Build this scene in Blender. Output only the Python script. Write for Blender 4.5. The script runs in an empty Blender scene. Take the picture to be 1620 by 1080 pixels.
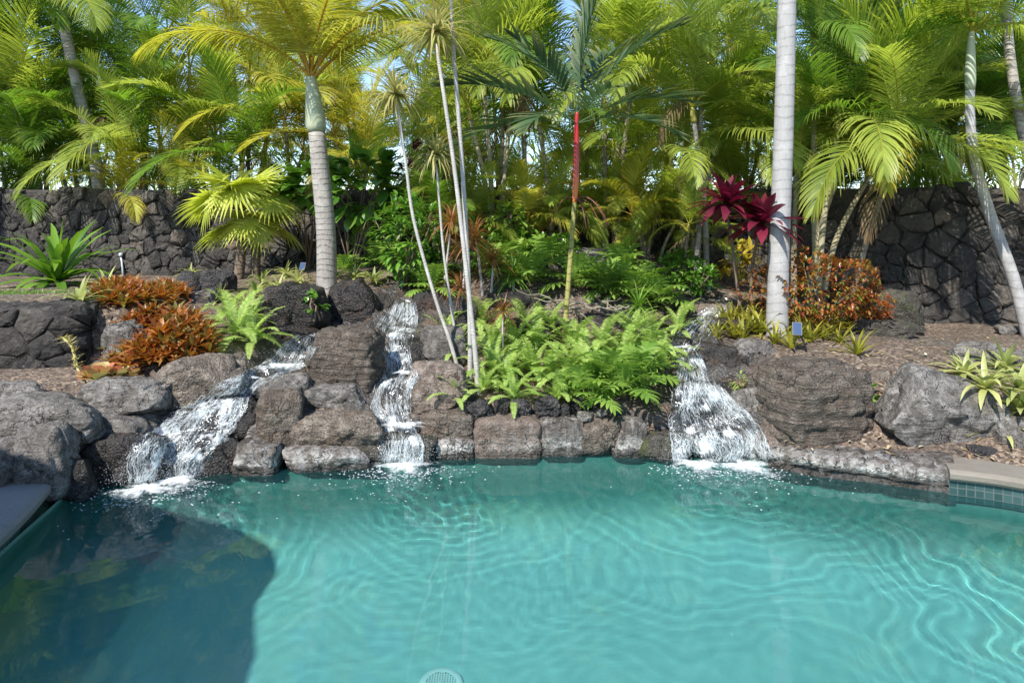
# Tropical pool with lava-rock waterfalls and palms.  Blender 4.5 / Cycles
import bpy, math, random
import numpy as np
from mathutils import Vector, Matrix

rnd = random.Random(11)
rad = math.radians
SC = bpy.context.scene
COL = SC.collection

# photograph -> place: level camera 2 m over the water, 24 mm lens
F, H, CX, HY = 1080.0, 2.0, 810.0, 350.0
def P(px, py, Y):
    return Vector(((px - CX) / F * Y, Y, H - (py - HY) / F * Y))
def X_at(px, Y): return (px - CX) / F * Y

# ------------------------------------------------------------------ noise
_perm = np.random.RandomState(5).permutation(256)
_perm = np.concatenate([_perm, _perm, _perm])
_grad = np.random.RandomState(6).normal(size=(256, 3))
_grad /= np.linalg.norm(_grad, axis=1)[:, None]
def noise(p):
    p = np.asarray(p, dtype=float)
    i = np.floor(p).astype(int); f = p - i; i &= 255
    u = f * f * f * (f * (f * 6 - 15) + 10)
    def g(dx, dy, dz):
        h = _perm[_perm[_perm[i[:, 0] + dx] + i[:, 1] + dy] + i[:, 2] + dz]
        return (_grad[h] * (f - (dx, dy, dz))).sum(1)
    x, y, z = u.T
    a = g(0,0,0) * (1-x) + g(1,0,0) * x; b = g(0,1,0) * (1-x) + g(1,1,0) * x
    c = g(0,0,1) * (1-x) + g(1,0,1) * x; d = g(0,1,1) * (1-x) + g(1,1,1) * x
    return ((a * (1-y) + b * y) * (1-z) + (c * (1-y) + d * y) * z) * 1.6
def fbm(p, o=4, gain=.5):
    s = 0; a = 1; p = np.asarray(p, float)
    for k in range(o):
        s = s + a * noise(p + 17.3 * k); p = p * 2.03; a *= gain
    return s

# ------------------------------------------------------------------ meshes
def mesh_obj(name, V, Fc, mat=None, parent=None, smooth=True, tint=None, uv=None, loc=None):
    me = bpy.data.meshes.new(name)
    me.from_pydata([tuple(v) for v in V], [], [tuple(f) for f in Fc])
    if tint is not None:
        at = me.attributes.new('tint', 'FLOAT_COLOR', 'POINT')
        t = np.ones((len(V), 4), np.float32); t[:, :np.asarray(tint).shape[1]] = tint
        at.data.foreach_set('color', t.ravel())
    if uv is not None:
        l = me.uv_layers.new(name='UVMap'); uv = np.asarray(uv, np.float32)
        idx = np.empty(len(me.loops), np.int32); me.loops.foreach_get('vertex_index', idx)
        l.data.foreach_set('uv', uv[idx].ravel())
    if smooth: me.polygons.foreach_set('use_smooth', np.ones(len(me.polygons), bool))
    if mat: me.materials.append(mat)
    me.update()
    o = bpy.data.objects.new(name, me); COL.objects.link(o)
    if parent: o.parent = parent
    if loc is not None: o.location = loc
    return o

class MB:
    """collects strips, tubes and grids with a per-vertex tint; build() links ONE mesh"""
    def __init__(s): s.V = []; s.F = []; s.T = []
    def add(s, verts, faces, tint=(0.5, 0.5, 0.5)):
        b = len(s.V); s.V += [tuple(v) for v in verts]
        s.F += [tuple(i + b for i in f) for f in faces]
        if len(tint) == len(verts) and not isinstance(tint[0], (int, float)): s.T += [tuple(t) for t in tint]
        else: s.T += [tuple(tint)] * len(verts)
    def strip(s, pts, sides, widths, tints, fold=0.0, up=None):
        """ribbon along pts; sides = sideways unit vectors; fold lifts both edges (V section)"""
        n = len(pts); vs = []; ts = []; fs = []
        if fold:
            for i in range(n):
                u = up[i] * (fold * widths[i])
                vs += [pts[i] - sides[i] * widths[i] + u, pts[i], pts[i] + sides[i] * widths[i] + u]
                ts += [tints[i]] * 3
            for i in range(n - 1):
                a = 3 * i; fs += [(a, a+1, a+4, a+3), (a+1, a+2, a+5, a+4)]
        else:
            for i in range(n):
                vs += [pts[i] - sides[i] * widths[i], pts[i] + sides[i] * widths[i]]
                ts += [tints[i]] * 2
            for i in range(n - 1):
                a = 2 * i; fs.append((a, a+1, a+3, a+2))
        s.add(vs, fs, ts)
    def tube(s, pts, radii, n=8, tint=(0.5, 0.5, 0.5), cap=True):
        vs = []; fs = []; m = len(pts)
        ref = Vector((0.31, 0.9, 0.17))
        for i in range(m):
            d = (pts[min(i+1, m-1)] - pts[max(i-1, 0)])
            d = d.normalized() if d.length > 1e-9 else Vector((0,0,1))
            a = d.cross(ref)
            if a.length < 1e-3: a = d.cross(Vector((1,0,0)))
            a.normalize(); b = d.cross(a)
            for k in range(n):
                t = 2 * math.pi * k / n
                vs.append(pts[i] + (a * math.cos(t) + b * math.sin(t)) * radii[i])
        for i in range(m - 1):
            for k in range(n):
                k2 = (k + 1) % n
                fs.append((i*n+k, i*n+k2, (i+1)*n+k2, (i+1)*n+k))
        if cap: fs += [tuple(range((m-1)*n, m*n)), tuple(range(n-1, -1, -1))]
        s.add(vs, fs, tint)
    def box(s, c, d, tint=(0.5,0.5,0.5), m=None):
        vs = [Vector((c[0]+sx*d[0]/2, c[1]+sy*d[1]/2, c[2]+sz*d[2]/2)) for sx in (-1,1) for sy in (-1,1) for sz in (-1,1)]
        if m: vs = [m @ v for v in vs]
        s.add(vs, [(0,1,3,2),(4,6,7,5),(0,4,5,1),(2,3,7,6),(0,2,6,4),(1,5,7,3)], tint)
    def build(s, name, mat, parent=None, smooth=True):
        return mesh_obj(name, s.V, s.F, mat, parent, smooth, np.array(s.T, np.float32))

def tag(o, label=None, cat=None, group=None, kind=None):
    if label: o['label'] = label
    if cat: o['category'] = cat
    if group: o['group'] = group
    if kind: o['kind'] = kind
    return o
def empty(name, loc=(0,0,0), rz=0.0, label=None, cat=None, group=None, scale=1.0):
    o = bpy.data.objects.new(name, None); COL.objects.link(o)
    o.empty_display_size = .1
    o.location = loc; o.rotation_euler = (0, 0, rz); o.scale = (scale,)*3
    return tag(o, label, cat, group)
def copy_tree(o, parent=None):
    c = o.copy(); COL.objects.link(c)
    if parent: c.parent = parent
    for ch in list(o.children): copy_tree(ch, c)
    return c
def instance(mesh, name, parent, loc, rot, scale=1.0):
    o = bpy.data.objects.new(name, mesh); COL.objects.link(o); o.parent = parent
    o.location = loc; o.rotation_euler = rot
    o.scale = scale if isinstance(scale, tuple) else (scale,)*3
    return o

# ------------------------------------------------------------------ materials
class NT:
    def __init__(s, name):
        s.m = bpy.data.materials.new(name); s.m.use_nodes = True
        s.t = s.m.node_tree; s.t.nodes.clear()
        s.out = s.t.nodes.new('ShaderNodeOutputMaterial')
    def n(s, typ, **kw):
        x = s.t.nodes.new('ShaderNode' + typ)
        for k, v in kw.items():
            if k.startswith('i_'):
                key = k[2:].replace('_', ' ')
                if key.isdigit(): key = int(key)
                if isinstance(v, bpy.types.NodeSocket): s.t.links.new(v, x.inputs[key])
                else: x.inputs[key].default_value = v
            else: setattr(x, k, v)
        return x
    def link(s, a, b): s.t.links.new(a, b)
    def mix(s, fac, a, b, blend='MIX'):
        x = s.t.nodes.new('ShaderNodeMix'); x.data_type = 'RGBA'; x.blend_type = blend
        for sock, v in ((x.inputs[0], fac), (x.inputs[6], a), (x.inputs[7], b)):
            if isinstance(v, bpy.types.NodeSocket): s.t.links.new(v, sock)
            elif isinstance(v, (int, float)): sock.default_value = v
            else: sock.default_value = (*v, 1)[:4]
        return x.outputs[2]
    def math(s, op, a, b=0.5, clamp=False):
        x = s.t.nodes.new('ShaderNodeMath'); x.operation = op; x.use_clamp = clamp
        for sock, v in ((x.inputs[0], a), (x.inputs[1], b)):
            if isinstance(v, bpy.types.NodeSocket): s.t.links.new(v, sock)
            else: sock.default_value = v
        return x.outputs[0]
    def ramp(s, fac, stops):
        x = s.t.nodes.new('ShaderNodeValToRGB'); s.t.links.new(fac, x.inputs[0])
        e = x.color_ramp.elements
        while len(e) < len(stops): e.new(0.5)
        for el, (p, c) in zip(e, stops):
            el.position = p
            el.color = (c, c, c, 1) if isinstance(c, (int, float)) else (*c, 1)[:4]
        return x.outputs[0]
    def noise(s, co, scale, detail=4, rough=.55, dist=0):
        x = s.n('TexNoise'); x.inputs['Scale'].default_value = scale; x.inputs['Detail'].default_value = detail
        x.inputs['Roughness'].default_value = rough; x.inputs['Distortion'].default_value = dist
        s.link(co, x.inputs['Vector']); return x.outputs['Fac']
    def bump(s, h, strength=.5, dist=.02, normal=None):
        x = s.n('Bump'); x.inputs['Strength'].default_value = strength; x.inputs['Distance'].default_value = dist
        s.link(h, x.inputs['Height'])
        if normal: s.link(normal, x.inputs['Normal'])
        return x.outputs[0]
    def pos(s): return s.n('NewGeometry').outputs['Position']
    def objco(s): return s.n('TexCoord').outputs['Object']
    def pbsdf(s, col, rough=.6, normal=None, spec=.5, metallic=0):
        x = s.n('BsdfPrincipled')
        for key, v in (('Base Color', col), ('Roughness', rough), ('Specular IOR Level', spec), ('Metallic', metallic)):
            if isinstance(v, bpy.types.NodeSocket): s.link(v, x.inputs[key])
            elif key == 'Base Color': x.inputs[key].default_value = (*v, 1)[:4]
            else: x.inputs[key].default_value = v
        if normal: s.link(normal, x.inputs['Normal'])
        return x.outputs[0]
    def done(s, sh):
        s.link(sh, s.out.inputs[0]); return s.m

def leaf_mat(name, dark, light, tip, trans=.35, rough=.42, var=.35, spec=.4):
    """tint.r: 0 dark..1 light ; tint.g: amount of tip/dry colour"""
    k = NT(name)
    a = k.n('Attribute', attribute_name='tint')
    sep = k.n('SeparateColor'); k.link(a.outputs['Color'], sep.inputs[0])
    rn = k.n('ObjectInfo').outputs['Random']
    nz = k.noise(k.pos(), 1.7, 2)
    v = k.math('ADD', sep.outputs[0], k.math('MULTIPLY', k.math('SUBTRACT', rn, .5), var))
    v = k.math('ADD', v, k.math('MULTIPLY', k.math('SUBTRACT', nz, .5), .9), clamp=True)
    c = k.mix(v, dark, light)
    c = k.mix(sep.outputs[1], c, tip)
    fine = k.noise(k.objco(), 60, 2)
    c = k.mix(k.math('MULTIPLY', fine, .35), c, (dark[0]*.6, dark[1]*.6, dark[2]*.6))
    b = k.pbsdf(c, rough, spec=spec)
    tc = k.mix(.6, c, k.mix(.5, light, c), 'MIX')
    hs = k.n('HueSaturation'); hs.inputs['Value'].default_value = 1.6; hs.inputs['Saturation'].default_value = 1.1
    k.link(tc, hs.inputs['Color'])
    t = k.n('BsdfTranslucent'); k.link(hs.outputs[0], t.inputs[0])
    ms = k.n('MixShader'); ms.inputs[0].default_value = trans
    k.link(b, ms.inputs[1]); k.link(t.outputs[0], ms.inputs[2])
    return k.done(ms.outputs[0])

def rock_mat(name, dark, mid, light, rough=.85, pit=1.0, wet=0.0, streak=0.0, moss=0.0, rust=0.0, layer=.4):
    k = NT(name); co = k.pos()
    big = k.noise(co, 2.3, 5, .6, .6); med = k.noise(co, 11, 6, .65); fin = k.noise(co, 70, 4, .7)
    c = k.mix(k.ramp(big, [(.3, 0), (.7, 1)]), dark, mid)
    c = k.mix(k.ramp(med, [(.45, 0), (.75, 1)]), c, light)
    rn = k.n('ObjectInfo').outputs['Random']
    c = k.mix(k.math('MULTIPLY', rn, .4), c, (dark[0]*1.1, dark[1]*.95, dark[2]*.85))
    if rust:
        rz = k.ramp(k.noise(co, 3.1, 3, .6, 1.5), [(.55, 0), (.75, rust)])
        c = k.mix(rz, c, (.16, .075, .03))
    if streak:
        mp = k.n('Mapping'); mp.inputs['Scale'].default_value = (6, 6, 1.3); k.link(co, mp.inputs[0])
        st = k.ramp(k.noise(mp.outputs[0], 1.6, 6, .7, 1.2), [(.5, 0), (.72, streak)])
        c = k.mix(st, c, (.5, .5, .5))
    if moss:
        mo = k.ramp(k.noise(co, 5, 4, .7), [(.5, 0), (.66, moss)])
        c = k.mix(mo, c, (.06, .075, .012))
    sp = k.ramp(fin, [(.35, .45), (.55, 1)])
    c = k.mix(1.0, c, sp, 'MULTIPLY')
    # waterline: everything just over the pool stays wet, dark and glossy
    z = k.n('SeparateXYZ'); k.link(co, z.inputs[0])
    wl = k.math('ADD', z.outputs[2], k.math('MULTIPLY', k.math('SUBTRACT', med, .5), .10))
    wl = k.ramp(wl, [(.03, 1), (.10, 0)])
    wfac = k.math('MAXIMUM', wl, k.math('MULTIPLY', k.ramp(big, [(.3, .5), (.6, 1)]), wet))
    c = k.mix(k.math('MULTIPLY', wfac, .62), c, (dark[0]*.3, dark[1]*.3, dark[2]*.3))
    if streak:
        cz = k.ramp(k.math('ADD', z.outputs[2], k.math('MULTIPLY', k.math('SUBTRACT', k.noise(co, 6, 5, .7), .5), .16)), [(.06, 0), (.085, 1), (.13, .6), (.19, 0)])
        c = k.mix(k.math('MULTIPLY', k.math('MULTIPLY', cz, k.ramp(k.noise(co, 15, 5, .75), [(.42, 0), (.62, 1)])), min(1, streak * 1.2)), c, (.52, .51, .48))
    r = k.math('SUBTRACT', rough, k.math('MULTIPLY', wfac, rough - .30))
    vo = k.n('TexVoronoi'); vo.inputs['Scale'].default_value = 55; k.link(co, vo.inputs['Vector'])
    lm = k.n('Mapping'); lm.inputs['Scale'].default_value = (1.6, 1.6, 13); lm.inputs['Rotation'].default_value = (.12, .08, 0); k.link(k.objco(), lm.inputs[0])
    lay = k.noise(lm.outputs[0], 2.2, 4, .6, .8)
    cr = k.n('TexVoronoi', feature='DISTANCE_TO_EDGE'); cr.inputs['Scale'].default_value = 2.6
    wv = k.n('VectorMath', operation='ADD'); k.link(co, wv.inputs[0]); nn2 = k.n('TexNoise'); nn2.inputs['Scale'].default_value = 4; nn2.inputs['Detail'].default_value = 4; k.link(co, nn2.inputs['Vector']); k.link(nn2.outputs['Color'], wv.inputs[1]); k.link(wv.outputs[0], cr.inputs['Vector'])
    crk = k.ramp(cr.outputs['Distance'], [(0, 1), (.022, 0)])
    crk = k.math('MULTIPLY', crk, k.ramp(big, [(.45, 0), (.6, 1)]))
    c = k.mix(k.math('MULTIPLY', crk, .8), c, (dark[0]*.35, dark[1]*.35, dark[2]*.35))
    c = k.mix(k.ramp(lay, [(.40, .4 * layer), (.55, 0)]), c, (dark[0]*.8, dark[1]*.78, dark[2]*.76))
    med = k.math('SUBTRACT', k.math('ADD', k.math('MULTIPLY', med, .8), k.math('MULTIPLY', lay, layer)), k.math('MULTIPLY', crk, .8))
    hgt = k.math('ADD', k.math('MULTIPLY', med, 1.2), k.math('ADD', k.math('MULTIPLY', fin, .35), k.math('MULTIPLY', vo.outputs[0], .35*pit)))
    return k.done(k.pbsdf(c, r, k.bump(hgt, .9, .04), spec=.45))
# ================================================================== THE SETTING
# ------------------------------------------------------------------ pool outline
BACK = [(-3.34, 5.01), (-3.14, 5.12), (-2.97, 5.25), (-2.2, 5.40), (-1.85, 5.42), (-1.19, 5.57), (-.63, 5.70),
        (.26, 5.73), (1.01, 5.76), (1.32, 5.72), (2.09, 5.52), (2.39, 5.28), (2.8, 5.13), (3.22, 5.0)]
LEFT = [(-2.2, 1.0), (-2.75, 2.4), (-3.05, 4.06), (-3.34, 5.01)]
RIGHT = [(3.22, 5.0), (3.62, 4.79), (4.3, 4.15), (4.5, 3.0), (4.2, 1.0)]
def smooth_path(pts, n=8):
    out = []; m = len(pts)
    for i in range(m - 1):
        p0, p1, p2, p3 = (Vector(pts[max(i-1,0)]), Vector(pts[i]), Vector(pts[i+1]), Vector(pts[min(i+2, m-1)]))
        for k in range(n):
            t = k / n
            out.append(.5 * ((2*p1) + (p2-p0)*t + (2*p0-5*p1+4*p2-p3)*t*t + (3*p1-p0-3*p2+p3)*t**3))
    out.append(Vector(pts[-1])); return out
xb = np.array([-3.6, -3.14, -2.97, -2.2, -1.19, -.63, .26, 1.01, 1.32, 2.09, 2.39, 2.8, 3.22, 3.6, 4.3, 4.8])
yb = np.array([5.05, 5.12, 5.25, 5.40, 5.57, 5.70, 5.73, 5.76, 5.72, 5.52, 5.28, 5.13, 5.0, 4.80, 4.15, 3.6])

# ------------------------------------------------------------------ terrain
_cp = [(0,440,11),(200,440,11),(300,436,11),(450,428,10.6),(600,415,10.6),(700,400,10.8),(900,388,11),(1050,402,10.5),(1130,440,9.8),
 (1200,470,9.2),(1400,520,8.8),(1620,522,8.4),(0,480,7),(150,492,6.9),(100,462,8.5),(280,505,7),(350,485,8),(0,620,5.6),(100,605,5.8),
 (150,580,6.1),(250,562,6.1),(320,548,6.3),(370,552,6.4),(60,690,5.15),(140,680,5.2),(200,650,5.5),(250,700,5.45),(330,668,5.6),(400,615,6),
 (450,580,6.5),(460,535,6.9),(480,520,7.3),(550,610,6.1),(430,670,5.7),(535,660,5.8),(630,698,5.75),(625,675,5.9),(620,618,6.2),
 (630,596,6.5),(620,550,6.9),(625,525,7.3),(635,488,7.8),(640,450,8.4),(720,645,5.9),(860,655,5.9),(980,655,5.95),(720,588,6.5),
 (860,595,6.6),(980,605,6.4),(800,525,7.2),(950,525,7.2),(760,474,8),(930,445,8.5),(1050,474,8.2),(1110,494,8),(1090,530,7.4),
 (1110,566,6.8),(1120,606,6.3),(1130,656,6),(1130,706,5.75),(1180,640,5.9),(1210,552,6.8),(1240,534,7.2),(1300,545,7),(1450,560,6.6),
 (1400,592,6.1),(1600,545,7.3),(1300,695,5.55),(1400,703,5.45),(1500,722,5.3),(1600,742,5.1),(1560,655,5.7),(1480,645,5.8)]
_C = np.array([tuple(P(*c)) for c in _cp] + [(-14,13,1.2),(0,14,1.6),(14,13,.7),(-14,7,1.15),(-10,9,1.15),(12,6,.6),(9,5,.3),(-5.5,5.2,.65),(-7,5.5,.8),
   (-2.6,5.3,.12),(-1.5,5.6,.15),(-.3,5.8,.3),(.6,5.82,.3),(1.6,5.7,.05),(2.3,5.5,.2),(3.0,5.25,.17),(3.8,5.0,.15),(-3.6,5.2,.3)])
def _phi(r): return np.where(r > 1e-9, r*r*np.log(r + 1e-9), 0)
_n = len(_C)
_K = _phi(np.linalg.norm(_C[:, None, :2] - _C[None, :, :2], axis=2)) + np.eye(_n) * .02
_Pm = np.c_[np.ones(_n), _C[:, :2]]
_A = np.block([[_K, _Pm], [_Pm.T, np.zeros((3, 3))]])
_w = np.linalg.solve(_A, np.r_[_C[:, 2], 0, 0, 0])
def tz(x, y):
    x = np.atleast_1d(np.asarray(x, float)); y = np.atleast_1d(np.asarray(y, float))
    q = np.c_[x, y]; out = np.empty(len(q))
    for a in range(0, len(q), 4000):
        b = q[a:a+4000]
        out[a:a+4000] = _phi(np.linalg.norm(b[:, None] - _C[None, :, :2], axis=2)) @ _w[:_n] + np.c_[np.ones(len(b)), b] @ _w[_n:]
    s1 = np.clip((-3.25 - q[:, 0]) / .35, 0, 1) * np.clip((6.78 + .35 * np.clip((q[:, 0] + 4.2) / .8, 0, 3) - q[:, 1]) / .12, 0, 1)
    out = out * (1 - s1) + np.minimum(out, .60) * s1
    return np.clip(out, -.1, 2.2)
def gz(x, y): return float(tz(x, y)[0])
def hit(px, py, lift=0.0):
    """where the sight line through (px, py) meets the ground"""
    Ys = np.arange(4.9, 13, .02); x = (px - CX) / F * Ys; z = H - (py - HY) / F * Ys; g = tz(x, Ys)
    i = int(np.argmax(z <= g)) if (z <= g).any() else len(Ys) - 1
    return Vector((x[i], Ys[i], g[i] + lift))
def ground_at(px, Y):
    x = X_at(px, Y); return Vector((x, Y, gz(x, Y)))

nu, nv = 300, 190
xs = np.sign(np.linspace(-1, 1, nu)) * (np.abs(np.linspace(-1, 1, nu)) * 5.6 + np.abs(np.linspace(-1, 1, nu))**7 * 90)
vs = np.linspace(0, 1, nv); rows = 8.5 * vs + 110 * vs**9
GX = np.repeat(xs[None], nv, 0); GY = np.interp(xs, xb, yb)[None] + np.interp(xs, [-3.6,-3.2,-2.9,2.0,2.4,3.3], [.06,.12,.30,.30,.20,.20])[None] + rows[:, None]
far = np.clip((GY - 13) / 6, 0, 1) + np.clip((np.abs(GX) - 9) / 5, 0, 1); far = np.clip(far, 0, 1)
cx_, cy_ = np.clip(GX, -13.5, 13.5), np.clip(GY, 3, 13.5)
GZ = tz(cx_.ravel(), cy_.ravel()).reshape(GX.shape)
GZ = GZ * (1 - far) + 1.0 * far
q = np.c_[GX.ravel(), GY.ravel(), np.zeros(GX.size)]
nz = fbm(q * 1.9, 4).reshape(GX.shape)
# rock mask: wet lava around the streams, mulch elsewhere
def stream_d(px, py): return px, py
streams = [[(520,510,7.4),(470,560,6.8),(420,600,6.1),(330,670,5.65),(260,750,5.3)], [(640,460,8.2),(630,520,7.3),(625,600,6.3),(640,740,5.6)],
           [(1120,480,8.2),(1095,530,7.4),(1110,600,6.4),(1150,740,5.55)], [(60,690,5.1),(200,660,5.4)]]
dm = np.full(GX.shape, 9.0)
for s_ in streams:
    pts = [P(*c) for c in s_]
    for a, b in zip(pts, pts[1:]):
        for t in np.linspace(0, 1, 12):
            dm = np.minimum(dm, np.hypot(GX - (a.x + (b.x-a.x)*t), GY - (a.y + (b.y-a.y)*t)))
mask = np.clip(1.0 - (dm - .35 + .25 * nz) / .35, 0, 1)
lump = fbm(np.c_[GX.ravel()*3.5, GY.ravel()*3.5, GX.ravel()*0], 5, .6).reshape(GX.shape)
GZ = GZ + (nz * .025 + fbm(q * 9, 3).reshape(GX.shape) * .012) * (1 - far) + mask * (np.abs(lump) * .16 - .05)
GX = np.r_[GX[:1], GX[:1], GX]; GY = np.r_[GY[:1] - .03, GY[:1] - .01, GY]; GZ = np.r_[GZ[:1] * 0 - .10, GZ[:1] - .08, GZ]; mask = np.r_[mask[:1]*0+1, mask[:1]*0+1, mask]; nv += 2
V = np.c_[GX.ravel(), GY.ravel(), GZ.ravel()]
FC = [(j*nu+i, j*nu+i+1, (j+1)*nu+i+1, (j+1)*nu+i) for j in range(nv-1) for i in range(nu-1)]

k = NT('mulch_and_lava'); co = k.pos()
at = k.n('Attribute', attribute_name='tint'); sp = k.n('SeparateColor'); k.link(at.outputs['Color'], sp.inputs[0])
v1 = k.n('TexVoronoi'); v1.inputs['Scale'].default_value = 42; k.link(co, v1.inputs['Vector'])
chip = k.ramp(k.n('SeparateColor', i_0=v1.outputs['Color']).outputs[0], [(0, (.05,.035,.025)), (.45, (.13,.09,.065)), (.8, (.22,.165,.12)), (1, (.36,.29,.22))])
big = k.noise(co, 1.3, 4)
c = k.mix(k.ramp(big, [(.35, .55), (.65, 0)]), chip, (.05, .037, .028))
rk = k.mix(k.noise(co, 6, 5, .6), (.012, .011, .011), (.085, .075, .068))
rk = k.mix(k.ramp(k.noise(co, 3.3, 3, .6, 1.2), [(.52, 0), (.7, .7)]), rk, (.13, .075, .035))
c = k.mix(sp.outputs[0], c, rk)
rgh = k.math('SUBTRACT', .9, k.math('MULTIPLY', sp.outputs[0], .62))
hg = k.math('ADD', k.math('MULTIPLY', v1.outputs[0], .5), k.noise(co, 28, 4, .65))
ground = mesh_obj('ground', V, FC, k.done(k.pbsdf(c, rgh, k.bump(hg, .8, .03))), tint=np.c_[mask.ravel(), mask.ravel()*0, mask.ravel()*0])
tag(ground, kind='structure')

# ------------------------------------------------------------------ pool basin, water
outline = smooth_path(LEFT, 6)[:-1] + smooth_path(BACK, 5)[:-1] + smooth_path(RIGHT[0:], 6)
outline = [Vector((p[0], p[1])) for p in outline]
DEPTH = 1.25
k = NT('pool_plaster'); co = k.pos()
c = k.mix(k.ramp(k.noise(co, 1.1, 5, .65), [(.3, 0), (.7, 1)]), (.27, .43, .405), (.38, .56, .525))
c = k.mix(k.math('MULTIPLY', k.noise(co, 26, 3), .25), c, (.12, .33, .34))
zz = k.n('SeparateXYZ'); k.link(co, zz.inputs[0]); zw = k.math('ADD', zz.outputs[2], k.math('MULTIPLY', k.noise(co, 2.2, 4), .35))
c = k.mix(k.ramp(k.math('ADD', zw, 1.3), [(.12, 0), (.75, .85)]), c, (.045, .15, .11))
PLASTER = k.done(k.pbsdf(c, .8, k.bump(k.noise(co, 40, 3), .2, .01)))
Vb = []; Fb = []; m = len(outline)
ring = [(1.0, .03), (1.0, -.09), (1.0, -.09), (1.0, -.45), (.99, -.7), (.965, -.93), (.925, -1.1), (.87, -1.2), (.80, -DEPTH), (.6, -DEPTH), (.25, -DEPTH)]
cen = Vector((.3, 3.2))
for ri, (s_, z) in enumerate(ring):
    for p in outline:
        w = cen + (p - cen) * s_ if s_ != 1.0 else p
        back = max(0, min(1, (p.y - 4.2))) * (.50 if ri < 2 else .10)
        Vb.append((w.x, w.y + (back if s_ == 1.0 else 0), z))
for r_ in range(len(ring) - 1):
    for i in range(m):
        j = (i + 1) % m
        Fb.append((r_*m+i, r_*m+j, (r_+1)*m+j, (r_+1)*m+i))
Fb.append(tuple((len(ring)-1)*m + i for i in range(m)))
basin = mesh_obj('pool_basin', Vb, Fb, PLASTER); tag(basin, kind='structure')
basin.cycles.is_caustics_receiver = True

# water: real ripples running out from the three falls
FALLS = [(-2.75, 5.12, 1.0), (-.92, 5.52, .8), (1.62, 5.45, 1.1)]
wx = np.arange(-3.7, 4.7, .028); wy = np.arange(.9, 6.3, .028)
WX, WY = np.meshgrid(wx, wy)
WZ = np.zeros_like(WX)
qq = np.c_[WX.ravel(), WY.ravel(), np.zeros(WX.size)]
warp = fbm(qq * .9, 3).reshape(WX.shape) * .8
for fx, fy, am in FALLS:
    r = np.hypot(WX - fx, WY - fy) + warp * .5
    amp = am * .0006 * np.exp(-r / 1.0)
    WZ += amp * np.sin(r * 2*math.pi / .17 + fx) + amp * .6 * np.sin(r * 2*math.pi / .10 + 2 * fx)
    WZ += am * .003 * np.exp(-(r / .55)**2) * fbm(qq @ np.array([[.8,.6,0],[-.6,.8,0],[0,0,1]]) * 11 + fx, 3).reshape(WX.shape)
for fx, fy, am, s_ in ((-1.25, 4.1, 1, .5), (.15, 4.2, 1, .5), (-.3, 4.4, .8, .4), (2.6, 4.3, 1.1, .5)):
    r = np.hypot(WX - fx, (WY - fy) * 1.2) + warp * .3
    WZ += .00026 * am * np.clip((r - .06) / .4, 0, 1)**1.5 * np.exp(-(r / s_)**2) * np.sin(r * 2*math.pi / .085)
bx, by = 3.9, 3.9
r = np.hypot(WX - bx, WY - by) + warp * .6
WZ += .00045 * np.clip(r / .6, 0, 1)**2 * np.exp(-((r - 1.1) / .8)**2) * (np.sin(r * 2*math.pi / .10) + .8 * np.sin(r * 2*math.pi / .17))
WZ += .00034 * fbm(qq * (2.2, 1.7, 1), 2).reshape(WX.shape) + .00022 * noise(qq * (9, 7, 1)).reshape(WX.shape) + .0003 * noise(qq * (5, 4, 1)).reshape(WX.shape)
nx_, ny_ = len(wx), len(wy)
def inside(x, y):
    x = np.asarray(x); y = np.asarray(y); c_ = np.zeros(x.shape, bool); n_ = len(outline)
    for i in range(n_):
        a, b = outline[i], outline[i-1]
        cond = ((a.y > y) != (b.y > y)) & (x < (b.x - a.x) * (y - a.y) / ((b.y - a.y) + 1e-12) + a.x)
        c_ ^= cond
    return c_
ins = inside(WX.ravel(), WY.ravel() - .45 * (WY.ravel() > 4.5)).reshape(WX.shape) | inside(WX, WY)
keep = ins[:-1, :-1] | ins[1:, :-1] | ins[:-1, 1:] | ins[1:, 1:]
FW = [(j*nx_+i, j*nx_+i+1, (j+1)*nx_+i+1, (j+1)*nx_+i) for j in range(ny_-1) for i in range(nx_-1) if keep[j, i]]
used = np.unique(np.array(FW).ravel()); remap = -np.ones(WX.size, int); remap[used] = np.arange(len(used))
VW = np.c_[WX.ravel(), WY.ravel(), WZ.ravel()][used]; FW = remap[np.array(FW)]
k = NT('pool_water')
fr = k.n('Fresnel', i_IOR=1.33)
rf = k.n('BsdfRefraction', i_IOR=1.33); rf.inputs['Color'].default_value = (.63, .92, .925, 1); rf.inputs['Roughness'].default_value = 0
gl = k.n('BsdfGlossy'); gl.inputs['Roughness'].default_value = 0.02; gl.inputs['Color'].default_value = (.95,.97,1,1)
ms = k.n('MixShader'); k.link(fr.outputs[0], ms.inputs[0]); k.link(rf.outputs[0], ms.inputs[1]); k.link(gl.outputs[0], ms.inputs[2])
tb = k.n('BsdfDiffuse'); tb.inputs[0].default_value = (.16, .66, .68, 1)          # slight turbidity
m2 = k.n('MixShader'); m2.inputs[0].default_value = .022; k.link(ms.outputs[0], m2.inputs[1]); k.link(tb.outputs[0], m2.inputs[2])
WATER = k.done(m2.outputs[0])
water = mesh_obj('pool_water', VW, FW, WATER); tag(water, kind='structure')
water.cycles.is_caustics_caster = True
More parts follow.
